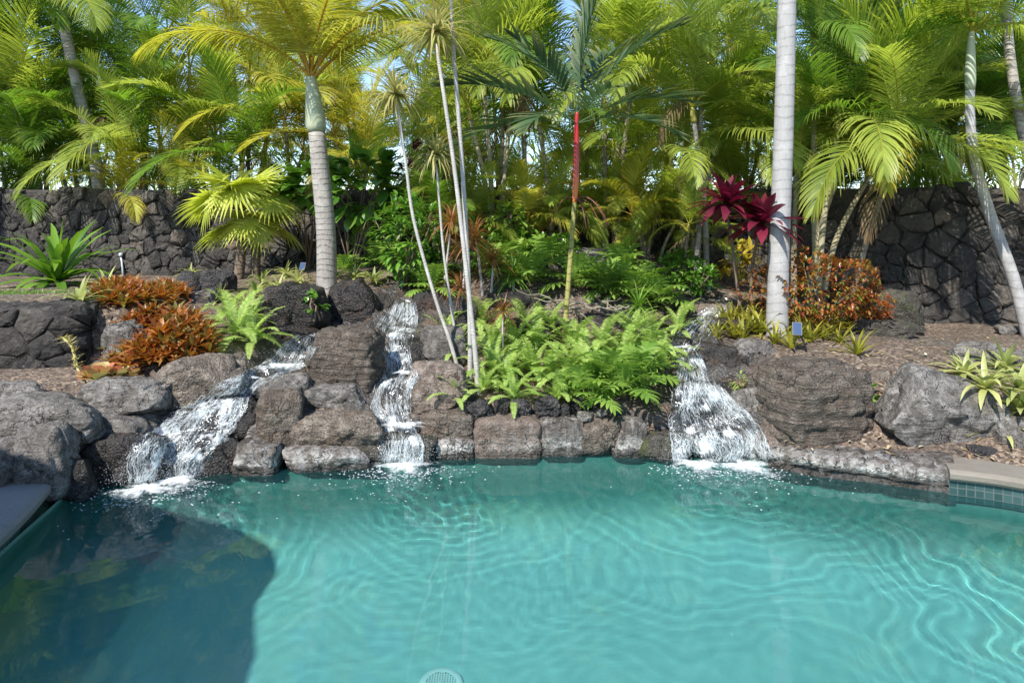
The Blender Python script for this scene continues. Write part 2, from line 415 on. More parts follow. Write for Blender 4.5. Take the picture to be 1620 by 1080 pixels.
# ------------------------------------------------------------------ deck and coping
k = NT('slate_coping'); co = k.pos()
c = k.mix(k.noise(co, 3, 5, .6), (.085, .085, .08), (.20, .195, .18)); c = k.mix(k.math('MULTIPLY', k.noise(co, 45, 3), .5), c, (.28, .27, .25))
COPING = k.done(k.pbsdf(c, .75, k.bump(k.noise(co, 30, 4), .5, .01)))
k = NT('pool_tile'); co = k.n('TexCoord').outputs['UV']
br = k.n('TexBrick'); br.offset = 0; br.inputs['Scale'].default_value = 1; br.inputs['Brick Width'].default_value = .055; br.inputs['Row Height'].default_value = .055
br.inputs['Mortar Size'].default_value = .004; br.inputs['Color1'].default_value = (.02,.045,.043,1); br.inputs['Color2'].default_value = (.045,.085,.08,1); br.inputs['Mortar'].default_value = (.085,.10,.095,1)
k.link(co, br.inputs['Vector'])
TILE = k.done(k.pbsdf(br.outputs['Color'], .2))
k = NT('deck_stone'); co = k.pos()
c = k.mix(k.noise(co, 2, 4, .6), (.13, .12, .11), (.24, .22, .20)); DECK = k.done(k.pbsdf(c, .8, k.bump(k.noise(co, 50, 4), .4, .01)))

k = NT('tan_coping'); co = k.pos()
c = k.mix(k.noise(co, 4, 5, .6), (.13,.115,.092), (.23,.205,.17)); c = k.mix(k.ramp(k.noise(co, 13, 4, .7), [(.5, 0), (.7, .5)]), c, (.13,.105,.08))
TANC = k.done(k.pbsdf(c, .8, k.bump(k.noise(co, 30, 4), .5, .01)))
def coping_run(name, path, width, top, thick, label, side, mat=None):
    """slab of pool edge along path; side=+1 when the land lies to the right of the path direction"""
    root = empty(name, (0, 0, 0), label=label, cat='pool coping')
    pts = smooth_path(path, 8); n = len(pts); V = []; Fc = []; V2 = []; F2 = []; uv = []; dist = 0
    prof = [(-.03, -thick), (-.045, -thick*.75), (-.05, -thick*.3), (-.035, -.012), (-.01, 0), (width, 0), (width, -thick)]
    for i, p in enumerate(pts):
        d = (Vector(pts[min(i+1, n-1)]) - Vector(pts[max(i-1, 0)])).normalized(); nn = Vector((d.y, -d.x)) * side
        if i: dist += (Vector(p) - Vector(pts[i-1])).length
        for (o_, z) in prof: V.append((p[0] + nn.x*o_, p[1] + nn.y*o_, top + z))
        for z in (-.12, top - thick + .002):
            V2.append((p[0] + nn.x*.002, p[1] + nn.y*.002, z)); uv.append((dist, z))
    q_ = len(prof)
    for i in range(n - 1):
        for j in range(q_ - 1): Fc.append((i*q_+j, i*q_+j+1, (i+1)*q_+j+1, (i+1)*q_+j))
        F2.append((2*i, 2*i+1, 2*i+3, 2*i+2))
    Fc += [tuple(range(q_)), tuple(range((n-1)*q_, n*q_))]
    mesh_obj('slab', V, Fc, mat or COPING, root, smooth=False)
    mesh_obj('tile_band', V2, F2, TILE, root, uv=uv, smooth=False)
    return root
coping_run('pool_coping', [(-2.2,.9), (-2.75,2.4), (-3.05,4.06), (-3.36,5.0)], .32, .17, .085, 'grey slate pool coping with dark tile band at the shaded end of the pool', -1)
coping_run('pool_coping', [(3.2,5.0), (3.62,4.79), (4.3,4.15), (4.5,3.0), (4.2,1.0)],   .30, .19, .075, 'tan stone pool coping over square tiles, beside the mulch bed', -1, TANC)
lp = smooth_path([(-2.2,.9), (-2.75,2.4), (-3.05,4.06), (-3.36,5.0)], 6); V = []; Fc = []
for i, p in enumerate(lp): V += [(p[0] - .29, p[1], .165), (-16, p[1], .165)]
for i in range(len(lp) - 1): Fc.append((2*i, 2*i+1, 2*i+3, 2*i+2))
b_ = len(V); V += [(-16, 4.9, .165), (-3.6, 4.9, .165), (-3.6, 5.7, .16), (-16, 5.7, .16)]
b_ = len(V); V += [(-16, -16, .16), (16, -16, .16), (16, .95, .16), (-16, .95, .16)]; Fc.append((b_, b_+1, b_+2, b_+3))
rp = smooth_path([(4.3,4.15), (4.5,3.0), (4.2,.95)], 6); b_ = len(V)
for p in rp: V += [(p[0] + .27, p[1], .155), (16, p[1], .155)]
for i in range(len(rp) - 1): Fc.append((b_+2*i, b_+2*i+1, b_+2*i+3, b_+2*i+2))
tag(mesh_obj('pool_deck', V, Fc, DECK, smooth=False), kind='structure')

# drain cover on the pool floor
dr = empty('drain_cover', (-.41, 3.93, -1.245), label='round pale drain cover on the floor of the pool', cat='drain cover')
k = NT('drain_plastic'); DRAIN = k.done(k.pbsdf((.62, .66, .64), .5))
m_ = MB(); N_ = 40
for r0, r1, z in ((.09, .125, .02), (.0, .018, .022)):
    m_.add([(r * math.cos(2*math.pi*i/N_), r * math.sin(2*math.pi*i/N_), z_) for i in range(N_) for r, z_ in ((r0, z), (r1, z), (r1 + .008, .0))],
           [(3*i, 3*i+1, 3*((i+1) % N_)+1, 3*((i+1) % N_)) for i in range(N_)] + [(3*i+1, 3*i+2, 3*((i+1) % N_)+2, 3*((i+1) % N_)+1) for i in range(N_)])
m_.build('rim', DRAIN, dr)
m_ = MB()
for i in range(13):
    x = -.09 + .015 * i; l = math.sqrt(max(.0001, .092**2 - x*x)) * 2
    m_.box((x, 0, .014), (.007, l, .01)); m_.box((0, x, .010), (l, .006, .008))
m_.build('grille', DRAIN, dr, smooth=False)

# ------------------------------------------------------------------ rocks
ROCK = rock_mat('brown_lava_rock', (.055,.043,.033), (.195,.160,.125), (.37,.32,.265), rust=.45)
GREY = rock_mat('grey_flow_rock', (.055,.049,.043), (.20,.182,.160), (.42,.395,.36), rough=.7, pit=.3, streak=.25, layer=.7)
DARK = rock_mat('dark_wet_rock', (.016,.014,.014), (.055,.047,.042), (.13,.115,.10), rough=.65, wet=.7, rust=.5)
LAVA = rock_mat('pitted_lava', (.020,.019,.020), (.062,.057,.056), (.15,.14,.135), pit=2.2)
STRATA = rock_mat('layered_lava_rock', (.055,.043,.033), (.195,.160,.125), (.37,.32,.265), rust=.3, layer=1.6)
PINK = rock_mat('rosy_stone', (.085,.062,.048), (.24,.18,.14), (.38,.315,.265), rough=.75, pit=.4, streak=.3)
EDGE = rock_mat('waterline_stone', (.04,.033,.027), (.145,.120,.097), (.35,.32,.29), rough=.65, pit=.4, streak=.75)
MOSSY = rock_mat('mossy_rock', (.03,.027,.022), (.09,.08,.065), (.17,.15,.12), moss=.8)

def rock_mesh(w, d, h, seed, box=3.0, amp=.12, cuts=6, strata=0.0, n=24, cutlo=.66, fine=.022):
    rs = np.random.RandomState(seed)
    g = np.linspace(-1, 1, n); key = {}; V = []; Fc = []
    def vid(p):
        kx = (round(p[0], 5), round(p[1], 5), round(p[2], 5))
        if kx not in key: key[kx] = len(V); V.append(p)
        return key[kx]
    for ax in range(3):
        for sg in (-1, 1):
            for i in range(n - 1):
                for j in range(n - 1):
                    qd = []
                    for (a, b) in ((g[i], g[j]), (g[i+1], g[j]), (g[i+1], g[j+1]), (g[i], g[j+1])):
                        p = [0, 0, 0]; p[ax] = sg; p[(ax+1) % 3] = a; p[(ax+2) % 3] = b; qd.append(vid(tuple(p)))
                    Fc.append(qd if sg > 0 else qd[::-1])
    V = np.array(V, float)
    V = np.tan(V * .72) / math.tan(.72)
    box = box + .8
    r = (np.abs(V) ** box).sum(1) ** (-1 / box); V = V * r[:, None]
    for c_ in range(cuts * 2):
        nn = rs.normal(size=3); nn[2] *= .8; nn /= np.linalg.norm(nn)
        ext = (V @ nn).max(); dd = ext * rs.uniform(cutlo, .95)
        s_ = V @ nn - dd; V -= np.where(s_ > 0, s_ * .95, 0)[:, None] * nn
    half = np.array([w, d, h]) / 2; V = V * half
    sz = (w * d * h) ** (1/3); off = rs.uniform(0, 200, 3)
    un = V / (np.linalg.norm(V, axis=1)[:, None] + 1e-9)
    dsp = amp * sz * .36 * fbm(V * 1.9 / sz + off, 3) + fine * 1.2 * sz * fbm(V * 7 / sz + off, 4, .62)
    dsp -= .06 * sz * np.clip(1 - np.abs(noise(V * 2.6 / sz + off + 40)) * 9, 0, 1)     # creases
    if strata:
        ph = V[:, 2] * strata + 1.3 * noise(V * (2/sz, 2/sz, 1/sz) + off)
        dsp += .035 * sz * (np.abs(np.sin(ph)) ** .6 - .6)
    V = V + un * dsp[:, None]
    lo, hi = V.min(0), V.max(0); V = (V - (lo + hi) / 2) * (np.array([w, d, h]) / (hi - lo))
    return V, Fc
_seed = [100]
def rock(px0, px1, py0, py1, Y, label, mat=None, name='boulder', dep=.75, sink=.3, cat='boulder', roll=0, rz=0, taper=0, group=None, seed=None, **kw):
    _seed[0] += 1
    w = (px1 - px0) / F * Y; dp = w * dep
    zt = H - (py0 - HY) / F * (Y + .22 * dp); zb = H - (py1 - HY) / F * (Y - .36 * dp); h = max(zt - zb, .35 * (py1 - py0) / F * Y); hs = h * (1 + sink)
    V, Fc = rock_mesh(w, dp, hs, seed or _seed[0], **kw)
    if taper: V[:, 0] *= 1 + taper * (V[:, 2] / hs)
    c = Vector((X_at((px0 + px1) / 2, Y), Y, zt - hs / 2))
    M = Matrix.Rotation(rad(rz), 3, 'Z') @ Matrix.Rotation(rad(roll), 3, 'Y')
    V = V @ np.array(M).T
    o = mesh_obj(name, V, Fc, mat or ROCK, loc=c)
    return tag(o, label, cat, group)

# left bank
rock(0,168,618,695,5.25,'long smooth grey flow rock curving over the shaded paving at the pool corner',GREY,box=2.6,dep=.55,cuts=3,amp=.10,roll=4,fine=.015)
rock(-60,75,600,660,5.5,'smooth grey slab rock at the picture edge below the low retaining wall',GREY,box=2.6,dep=.6,cuts=3,amp=.1)
rock(22,118,662,775,4.92,'smooth rounded grey flow rock beside the end of the slate coping',GREY,box=2.7,dep=.8,cuts=4,amp=.12,roll=-6,fine=.015)
rock(-70,40,690,770,4.85,'grey rock half in shade behind the slate coping',GREY,box=2.8,dep=.7,cuts=4)
rock(84,152,715,800,4.98,'dark wet rock dipping into the water at the pool corner',DARK,box=2.6,dep=.8,cuts=5)
rock(132,272,588,655,5.62,'grey cracked flow rock under the pink-edged succulent',GREY,box=2.8,dep=.6,cuts=4,amp=.1,roll=-3,fine=.02)
rock(258,392,556,642,5.9,'large smooth brown boulder with a rusty face below the orange bromeliads',ROCK,box=3,dep=.75,cuts=5,amp=.1,roll=-2,fine=.012)
rock(128,250,640,705,5.5,'flat pale grey flow rock sloping down to the broad white cascade',GREY,box=2.4,dep=.8,cuts=3,amp=.1,roll=14)
rock(170,345,636,676,5.85,'flat pale shelf rock washed by thin water beside the broad cascade',GREY,box=4,dep=.6,cuts=3,roll=3)
rock(0,110,640,668,5.75,'low flat grey ledge along the shaded paving',GREY,box=5,dep=.5,cuts=3)
rock(140,262,676,765,5.28,'wet brown ledge rock at the foot of the broad white cascade',DARK,box=2.6,dep=.6,cuts=4)
rock(250,385,680,762,5.5,'wet ledge under the white strands of the broad cascade',DARK,box=2.8,dep=.6,cuts=4)
rock(300,420,620,690,5.8,'wet brown rock step in the middle of the broad cascade',DARK,box=2.6,dep=.7,cuts=4)
rock(398,496,590,645,6.0,'rounded grey-brown rock splitting the broad cascade',GREY,box=2.4,dep=.7,cuts=3,amp=.08,fine=.012,roll=-8)
rock(407,479,614,695,5.72,'small square-cut brown block boulder standing on the waterline stones',ROCK,box=5,dep=.85,cuts=5,amp=.06,cutlo=.86,rz=18,fine=.012)
rock(382,425,668,700,5.68,'small leaning grey stone against the square-cut brown block',GREY,box=3,dep=.7,roll=-30)
rock(374,446,690,752,5.52,'squared waterline stone, leftmost before the broad cascade',EDGE,box=5,dep=.9,cuts=5,amp=.06,cutlo=.86)
rock(443,592,697,752,5.62,'long low wet waterline stone beneath the flat brown boulder',EDGE,box=4,dep=.5,cuts=5,amp=.08,taper=-.15,roll=3)
rock(458,612,645,708,5.78,'flat rounded brown pitted boulder between two cascades at the pool edge',ROCK,box=3,dep=.55,cuts=4,amp=.09,roll=2)
rock(478,585,602,655,6.02,'wet slanted slab with swirling grey streaks below the layered block boulder',GREY,box=2.8,dep=.6,cuts=5,roll=5)
rock(496,606,513,622,6.35,'tall layered block boulder standing between the left and middle cascades',STRATA,box=5.5,dep=.8,cuts=4,amp=.05,cutlo=.88,strata=38,rz=-8,sink=.12,n=26,fine=.018,taper=-.06)
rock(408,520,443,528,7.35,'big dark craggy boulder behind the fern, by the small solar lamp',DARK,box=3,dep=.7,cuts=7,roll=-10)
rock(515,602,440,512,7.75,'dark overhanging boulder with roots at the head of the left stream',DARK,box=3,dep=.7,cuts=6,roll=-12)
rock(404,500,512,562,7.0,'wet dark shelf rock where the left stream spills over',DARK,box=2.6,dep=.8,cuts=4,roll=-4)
rock(268,330,428,470,9.0,'rough dark lava boulder at the foot of the fan palm',LAVA,box=2.6,cuts=6)
rock(320,372,425,462,8.8,'dark lump of lava rock under the fan palm stems',LAVA,box=2.6,cuts=6)
rock(295,350,455,495,8.2,'low grey rock behind the orange bromeliads',GREY,box=2.6,cuts=5)
rock(165,232,505,575,6.75,'sloping grey rock behind the mounded orange bromeliads',GREY,box=2.8,cuts=5,roll=-14)
rock(110,180,505,560,7.0,'dark rock at the end of the low retaining wall',DARK,box=3,cuts=5)
# middle cascade
rock(572,625,462,520,8.0,'dark wet rock left of the topmost small fall',DARK,box=2.8,cuts=6)
rock(650,712,455,525,7.9,'dark wet rock right of the topmost small fall',DARK,box=2.8,cuts=6)
rock(596,664,478,512,8.25,'dark lip rock under the topmost small fall',DARK,box=3.2,dep=.8,cuts=4)
rock(585,715,512,546,7.35,'broad wet ledge with mossy edges below the topmost fall',MOSSY,box=3,dep=.7,cuts=4)
rock(592,690,535,598,6.85,'dark wet step rock behind the thin middle cascade',DARK,box=3,dep=.7,cuts=6)
rock(668,740,505,575,6.7,'grey boulder leaning over the middle cascade by the slim trunks',GREY,box=3,cuts=6,roll=-16)
rock(582,665,592,660,6.32,'wet dark step rock low in the middle cascade',DARK,box=3,dep=.6,cuts=5)
rock(640,742,565,650,6.12,'rosy-brown smooth boulder beside the middle cascade',PINK,box=3.2,dep=.7,cuts=6,roll=-4,fine=.012)
rock(600,700,655,690,6.0,'wet flat ledge above the last drop of the middle cascade',DARK,box=3,dep=.7,cuts=4)
rock(556,696,676,740,5.82,'mossy wet ledge rock under the last drop of the middle cascade',MOSSY,box=3.4,dep=.55,cuts=5)
rock(664,752,644,698,5.92,'brown squared stone, upper of the two right of the middle cascade',ROCK,box=4.5,dep=.6,cuts=4,amp=.06,cutlo=.86)
rock(690,752,686,735,5.84,'grey squared stone, lower of the two right of the middle cascade',EDGE,box=4.5,dep=.7,cuts=4,amp=.06,cutlo=.86)
# planter edge blocks
rock(748,858,652,732,5.9,'big rosy-grey block with a crack, centre of the pool edge',PINK,box=6,dep=.5,cuts=3,amp=.045,cutlo=.9,fine=.012,n=24)
rock(848,925,654,730,5.92,'grey edge block with a diagonal yellow vein under the ferns',EDGE,box=5.5,dep=.6,cuts=4,amp=.05,cutlo=.88,fine=.012,n=22)
rock(912,985,648,708,5.93,'brown edge block overhanging a mossy hollow under the ferns',ROCK,box=4,dep=.7,cuts=4,amp=.07,taper=.1,fine=.012)
rock(922,968,692,732,5.98,'yellow mossy stone tucked beneath the overhanging edge block',MOSSY,box=3.4,dep=.7,cuts=4)
rock(966,1022,655,732,5.88,'smooth pale grey edge stone by the right cascade',EDGE,box=3.4,dep=.8,cuts=4,amp=.08,fine=.012)
for x0,x1,y0,y1,Y,l in [(708,756,600,648,6.1,'craggy lava rock at the foot of the slim pale trunks'),(736,782,628,662,5.95,'craggy lava rock second along the planter edge'),
   (780,812,622,660,6.0,'small craggy lava rock third along the planter edge'),(806,842,628,664,5.93,'craggy black lava rock between small ferns on the planter edge'),
   (842,888,618,660,5.98,'largest round lava rock on the planter edge, above the cracked block'),(900,938,622,658,6.05,'lava rock half hidden under the drooping ferns'),
   (722,745,640,662,5.95,'pebble-sized lava rock beside the rosy boulder'),(884,902,636,660,5.95,'small lava chunk wedged beside the round lava rock'),(768,786,652,664,5.9,'tiny lava chunk on top of the cracked block')]:
    rock(x0,x1,y0,y1,Y,l,LAVA,name='lava_rock',cat='lava rock',box=2.4,cuts=8,amp=.2,fine=.07,dep=.9)
for x0,x1,y0,y1,Y,l in [(912,940,648,664,5.88,'small flat grey stone on the planter edge beside ferns'),(938,962,644,658,5.9,'small flat grey stone, right of its twin on the planter edge')]:
    rock(x0,x1,y0,y1,Y,l,GREY,name='stone',cat='stone',box=2.6,cuts=6)
# mound behind the ferns
for x0,x1,y0,y1,Y,l,m in [(885,992,390,415,9.6,'long flat pale stone lying on the mound before the wall',GREY),(880,960,420,452,9.0,'flat blue-grey stone below the long pale stone',GREY),
   (750,800,378,415,9.6,'grey boulder at the foot of the areca stems',LAVA),(840,905,400,440,9.2,'grey stone among the lobed plants on the mound',GREY),
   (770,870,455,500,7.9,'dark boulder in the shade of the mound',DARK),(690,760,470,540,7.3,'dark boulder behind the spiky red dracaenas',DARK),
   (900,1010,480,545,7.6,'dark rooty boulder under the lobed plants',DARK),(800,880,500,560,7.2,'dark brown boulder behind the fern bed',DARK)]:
    rock(x0,x1,y0,y1,Y,l,m,box=3,cuts=6)
# right cascade
rock(1045,1120,462,500,8.6,'dark flat rock at the head of the right stream',DARK,box=3,dep=.8,cuts=5)
rock(1085,1160,478,508,8.0,'pinkish pitted slab across the right stream',PINK,box=3,dep=.8,cuts=5)
rock(1040,1110,500,540,7.6,'dark wet rock left in the right stream',DARK,box=2.8,cuts=5)
rock(1110,1190,500,540,7.5,'dark wet slab below the pinkish pitted slab',DARK,box=2.8,cuts=5)
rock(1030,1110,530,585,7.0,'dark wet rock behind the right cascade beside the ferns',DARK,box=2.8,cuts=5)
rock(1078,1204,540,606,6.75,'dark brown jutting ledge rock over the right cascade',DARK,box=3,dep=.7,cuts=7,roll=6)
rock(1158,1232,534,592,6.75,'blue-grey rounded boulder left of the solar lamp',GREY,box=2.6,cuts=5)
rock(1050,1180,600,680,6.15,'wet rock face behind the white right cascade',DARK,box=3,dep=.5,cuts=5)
rock(1006,1100,680,735,5.84,'mossy wet stone at the left foot of the right cascade',MOSSY,box=3.2,dep=.6,cuts=5)
rock(1090,1190,668,735,5.86,'wet brown ledge low in the right cascade',DARK,box=3,dep=.6,cuts=5)
rock(1150,1228,606,720,5.98,'sloping grey rock washed by the right cascade',GREY,box=2.8,dep=.7,cuts=5,roll=-14,fine=.015)
rock(1196,1282,640,730,5.75,'smooth tan flow rock running down to the pool beside the right cascade',PINK,box=2.6,dep=.8,cuts=3,roll=22,fine=.012)
# right bank
rock(1198,1364,558,700,5.82,'very large brown boulder with layered grooves right of the right cascade',STRATA,box=3.6,dep=.8,cuts=5,amp=.07,cutlo=.84,strata=24,n=30,rz=10,fine=.014,roll=3)
rock(1358,1420,582,632,6.15,'angular brown wedge stone behind the small green sprout',ROCK,box=3.4,cuts=6,roll=-12)
rock(1356,1424,622,694,6.0,'knobbly dark grey rock between two large boulders',DARK,box=2.6,cuts=5)
rock(1384,1562,578,712,5.66,'huge sloping grey boulder on the mulch with a rosy patch',GREY,box=2.8,dep=.7,cuts=7,amp=.1,roll=18,n=26,fine=.018)
rock(1415,1448,690,706,5.5,'small dark purple stone lying on the mulch by the pool edge',LAVA,name='stone',cat='stone',box=2.8,cuts=6)
rock(1455,1525,700,728,5.45,'flat dark lava slab beneath the variegated bromeliads',LAVA,box=2.8,cuts=6)
rock(1530,1575,700,735,5.35,'dark lava lump under the dry bromeliad leaves',LAVA,box=2.6,cuts=7)
rock(1575,1660,655,740,5.4,'dark grey boulder at the right picture edge',GREY,box=3,cuts=6)
rock(1505,1590,538,580,6.6,'pale grey rounded rock behind the variegated bromeliads',GREY,box=2.6,cuts=5,dep=.6)
rock(1585,1665,548,585,6.6,'second pale grey rock, at the picture edge behind the bromeliads',GREY,box=2.6,cuts=5,dep=.6)
rock(1420,1515,535,568,7.2,'flat brown stone slab set in the mulch',ROCK,box=3.6,dep=1.0,cuts=3,sink=.2)
rock(1384,1462,456,522,8.15,'yellow-stained boulder before the lava wall beside the croton bush',MOSSY,box=2.8,cuts=5,roll=10)
rock(1340,1452,502,540,7.6,'low dark mossy boulder under the croton bush',MOSSY,box=2.8,dep=.6,cuts=5)
rock(1575,1612,512,532,8.2,'small pale stone at the foot of the right wall',GREY,name='stone',cat='stone',box=2.6,cuts=5)
rock(1180,1230,470,505,8.2,'dark rock before the shaded path behind the pale trunk',DARK,box=2.8,cuts=5)
# sculpted kerb along the right pool edge
kp = [P(x, y, Y) for x, y, Y in ((1216,742,5.6),(1262,752,5.45),(1330,762,5.32),(1400,770,5.22),(1460,778,5.12),(1512,782,5.02))]
kp = smooth_path([(p.x, p.y) for p in kp], 10); V = []; Fc = []
prof = [(-.02,-.25),(-.03,.01),(.015,.045),(-.035,.07),(-.04,.12),(-.01,.155),(.05,.175),(.16,.20),(.30,.19),(.36,.02)]
for i, p in enumerate(kp):
    d = (Vector(kp[min(i+1, len(kp)-1)]) - Vector(kp[max(i-1, 0)])).normalized(); nn = Vector((-d.y, d.x))
    for j, (o_, z) in enumerate(prof): V.append((p.x + nn.x * o_, p.y + nn.y * o_, z))
V = np.array(V); V += (.014 * fbm(V * 9, 4))[:, None] * np.array([.6, 1, 1]) + (.02 * noise(V * (2.5, 2.5, 1)))[:, None] * np.array([0, 1, .7])
q_ = len(prof)
for i in range(len(kp) - 1):
    for j in range(q_ - 1): Fc.append((i*q_+j, (i+1)*q_+j, (i+1)*q_+j+1, i*q_+j+1))
Fc += [tuple(range(q_)), tuple(range(len(V)-q_, len(V)))]
tag(mesh_obj('stone_kerb', V, Fc, EDGE), 'long low sculpted grey stone kerb with a white streaked lip along the mulch', 'kerb')

# ------------------------------------------------------------------ dry-stacked lava walls
def wall_mat():
    k = NT('lava_wall_stone'); co = k.pos()
    at = k.n('Attribute', attribute_name='tint'); sp = k.n('SeparateColor'); k.link(at.outputs['Color'], sp.inputs[0])
    c = k.ramp(sp.outputs[0], [(0, (.024,.021,.019)), (.45, (.058,.050,.044)), (.75, (.11,.094,.080)), (1, (.19,.135,.095))])
    n1 = k.noise(co, 9, 5, .65); n2 = k.noise(co, 60, 3)
    c = k.mix(k.ramp(n1, [(.5, 0), (.75, .45)]), c, (.16, .14, .12))
    c = k.mix(k.math('MULTIPLY', n2, .5), c, (.012, .012, .012))
    lich = k.ramp(k.noise(co, 31, 3, .7), [(.66, 0), (.72, .5)]); c = k.mix(lich, c, (.3, .3, .27))
    n3 = k.noise(co, 22, 5, .7, .6); vv = k.n('TexVoronoi'); vv.inputs['Scale'].default_value = 16; k.link(co, vv.inputs['Vector'])
    h = k.math('ADD', k.math('ADD', n1, k.math('MULTIPLY', n3, .7)), k.math('MULTIPLY', vv.outputs[0], .4))
    return k.done(k.pbsdf(c, .82, k.bump(h, 1.0, .05)))
WALL = wall_mat()
k = NT('wall_core'); CORE = k.done(k.pbsdf((.008,.008,.008), .95))
def clip(poly, m_, nn):
    out = []
    for i in range(len(poly)):
        a, b = poly[i-1], poly[i]; da = (a - m_) @ nn; db = (b - m_) @ nn
        if da <= 0: out.append(a) if False else None
        if (da <= 0) != (db <= 0): out.append(a + (b - a) * (da / (da - db)))
        if db <= 0: out.append(b)
    return out
def stone_wall(path, zbot, ztop, cell, label, seed, depth=.05, thick=.45, top_wob=.08, name='lava_stone_wall'):
    """path in plan, face towards the camera (-normal); zbot / ztop functions of arc length"""
    rs = np.random.RandomState(seed)
    pts = [np.array(p[:2]) for p in smooth_path(path, 8)]
    seg = [0]
    for a, b in zip(pts, pts[1:]): seg.append(seg[-1] + np.linalg.norm(b - a))
    L = seg[-1]; S = np.array(seg); PX = np.array([p[0] for p in pts]); PY = np.array([p[1] for p in pts])
    def at_(s): return np.interp(s, S, PX), np.interp(s, S, PY)
    def nrm(s):
        x0, y0 = at_(s - .05); x1, y1 = at_(s + .05); d = np.array([x1 - x0, y1 - y0]); d /= np.linalg.norm(d) + 1e-9
        return np.array([d[1], -d[0]])
    seeds = []; zmin = min(zbot(0), zbot(L), zbot(L/2)) - .2; zmax = max(ztop(0), ztop(L), ztop(L/2))
    s = 0.0
    while s < L:
        c_ = cell(s); z = zmin; col = 0
        while z < zmax + c_:
            seeds.append((s + rs.uniform(-.6, .6) * c_ + (.5 * c_ if col % 2 else 0), z + rs.uniform(-.42, .42) * c_, c_)); z += c_ * rs.uniform(.5, 1.05); col += 1
        s += c_ * 1.05
    seeds = [q_ for q_ in seeds if rs.rand() > .22]
    seeds += [(rs.uniform(0, L), rs.uniform(zmin, zmax), cell(0) * 1.2) for _ in range(int(len(seeds) * .5))]
    seeds = [(a, b, c * 1.35) for a, b, c in seeds]
    sd_ = np.array(seeds); V = []; Fc = []; T = []
    for i, (sx, sz, c_) in enumerate(seeds):
        zt, zb = ztop(sx) + rs.uniform(-top_wob, top_wob), zbot(sx) - .15
        if sz > zt or sz < zb - .1: continue
        poly = [np.array(q_) for q_ in ((max(0, sx - 2*c_), max(zb, sz - 2*c_)), (min(L, sx + 2*c_), max(zb, sz - 2*c_)), (min(L, sx + 2*c_), min(zt, sz + 2*c_)), (max(0, sx - 2*c_), min(zt, sz + 2*c_)))]
        me = sd_[i, :2]; dist = np.abs(sd_[:, :2] - me).max(1)
        for j in np.where(dist < 2.4 * c_)[0]:
            if j == i: continue
            dv = sd_[j, :2] - me
            poly = clip(poly, me + dv / 2, dv)
            if len(poly) < 3: break
        if len(poly) < 3: continue
        for _ in range(1):       # knock the corners off
            np_ = []
            for a in range(len(poly)):
                p0, p1 = poly[a], poly[(a+1) % len(poly)]; np_ += [p0 * .90 + p1 * .10, p0 * .10 + p1 * .90]
            poly = np_
        poly = np.array(poly); ce = poly.mean(0); n_ = len(poly); b_ = len(V)
        tl = rs.uniform(-.4, .4, 2); dp = depth * rs.uniform(.5, 1.25); tt = rs.beta(1.6, 2.2)
        for shr, dd in ((.99, -.06), (.972, .55), (.915, .92), (.55, 1.0)):
            pp = ce + (poly - ce) * shr
            for q_ in pp:
                dz = dd * dp + (tl @ (q_ - ce)) * .5 * (dd > 0)
                x, y = at_(q_[0]); nn = nrm(q_[0]); jit = rs.normal(0, .010, 3) * (dd > 0)
                V.append((x + nn[0] * dz + jit[0], y + nn[1] * dz + jit[1], q_[1] + jit[2])); T.append((tt, 0, 0))
        for r_ in range(3):
            for a in range(n_):
                a2 = (a + 1) % n_; Fc.append((b_ + r_*n_ + a, b_ + r_*n_ + a2, b_ + (r_+1)*n_ + a2, b_ + (r_+1)*n_ + a))
        x, y = at_(ce[0]); nn = nrm(ce[0]); V.append((x + nn[0] * dp * 1.02, y + nn[1] * dp * 1.02, ce[1])); T.append((tt, 0, 0))
        for a in range(n_): Fc.append((b_ + 3*n_ + a, b_ + 3*n_ + (a + 1) % n_, b_ + 4*n_))
    wall = mesh_obj(name, V, Fc, WALL, smooth=True, tint=np.array(T)); tag(wall, label, 'stone wall')
    Vc = []; Fk = []; m_ = 40; tc = []
    for i in range(m_ + 1):
        s = L * i / m_; x, y = at_(s); nn = nrm(min(max(s, .06), L - .06))
        for o_, z in ((0, zbot(s) - .4), (0, ztop(s) - .03), (-.02, ztop(s) + .0), (-thick + .04, ztop(s) + .01), (-thick, ztop(s) - .03), (-thick, zbot(s) - .4)):
            w_ = .03 * math.sin(i * 2.1 + z * 3) * (1 if z > ztop(s) - .1 else 0)
            Vc.append((x + nn[0] * o_, y + nn[1] * o_, z + w_ * .5)); tc.append((.35 + .3 * math.sin(i * 1.7), 0, 0))
    for i in range(m_):
        for j in range(5): Fk.append((6*i+j, 6*(i+1)+j, 6*(i+1)+j+1, 6*i+j+1))
    Fk += [tuple(range(6)), tuple(range(6*m_, 6*m_+6))]
    mesh_obj('core', Vc, Fk, CORE if name == 'x' else WALL, wall, smooth=False, tint=np.array(tc))
    return wall
stone_wall([(-12,11.6), (-6,11.3), (0,11.4), (3,10.6), (5.5,9.2), (9.5,8.2)], lambda s: 1.0 - .45 * max(0, min(1, (s - 13) / 5)), lambda s: 2.53 - .09 * max(0, min(1, (s - 12) / 7)),
           lambda s: .25 + .05 * max(0, min(1, (s - 13) / 6)), 'tall dark dry-stacked lava stone wall across the back of the garden', 3)
rp_ = [P(-120,600,6.6), P(0,600,6.5), P(110,600,6.55), P(148,575,6.9), P(178,540,7.6)]
stone_wall([(p.x, p.y) for p in rp_], lambda s: .5, lambda s: 1.18, lambda s: .27, 'low curved lava stone retaining wall below the big strap-leaved plant', 9, depth=.05, thick=.4, top_wob=.02)
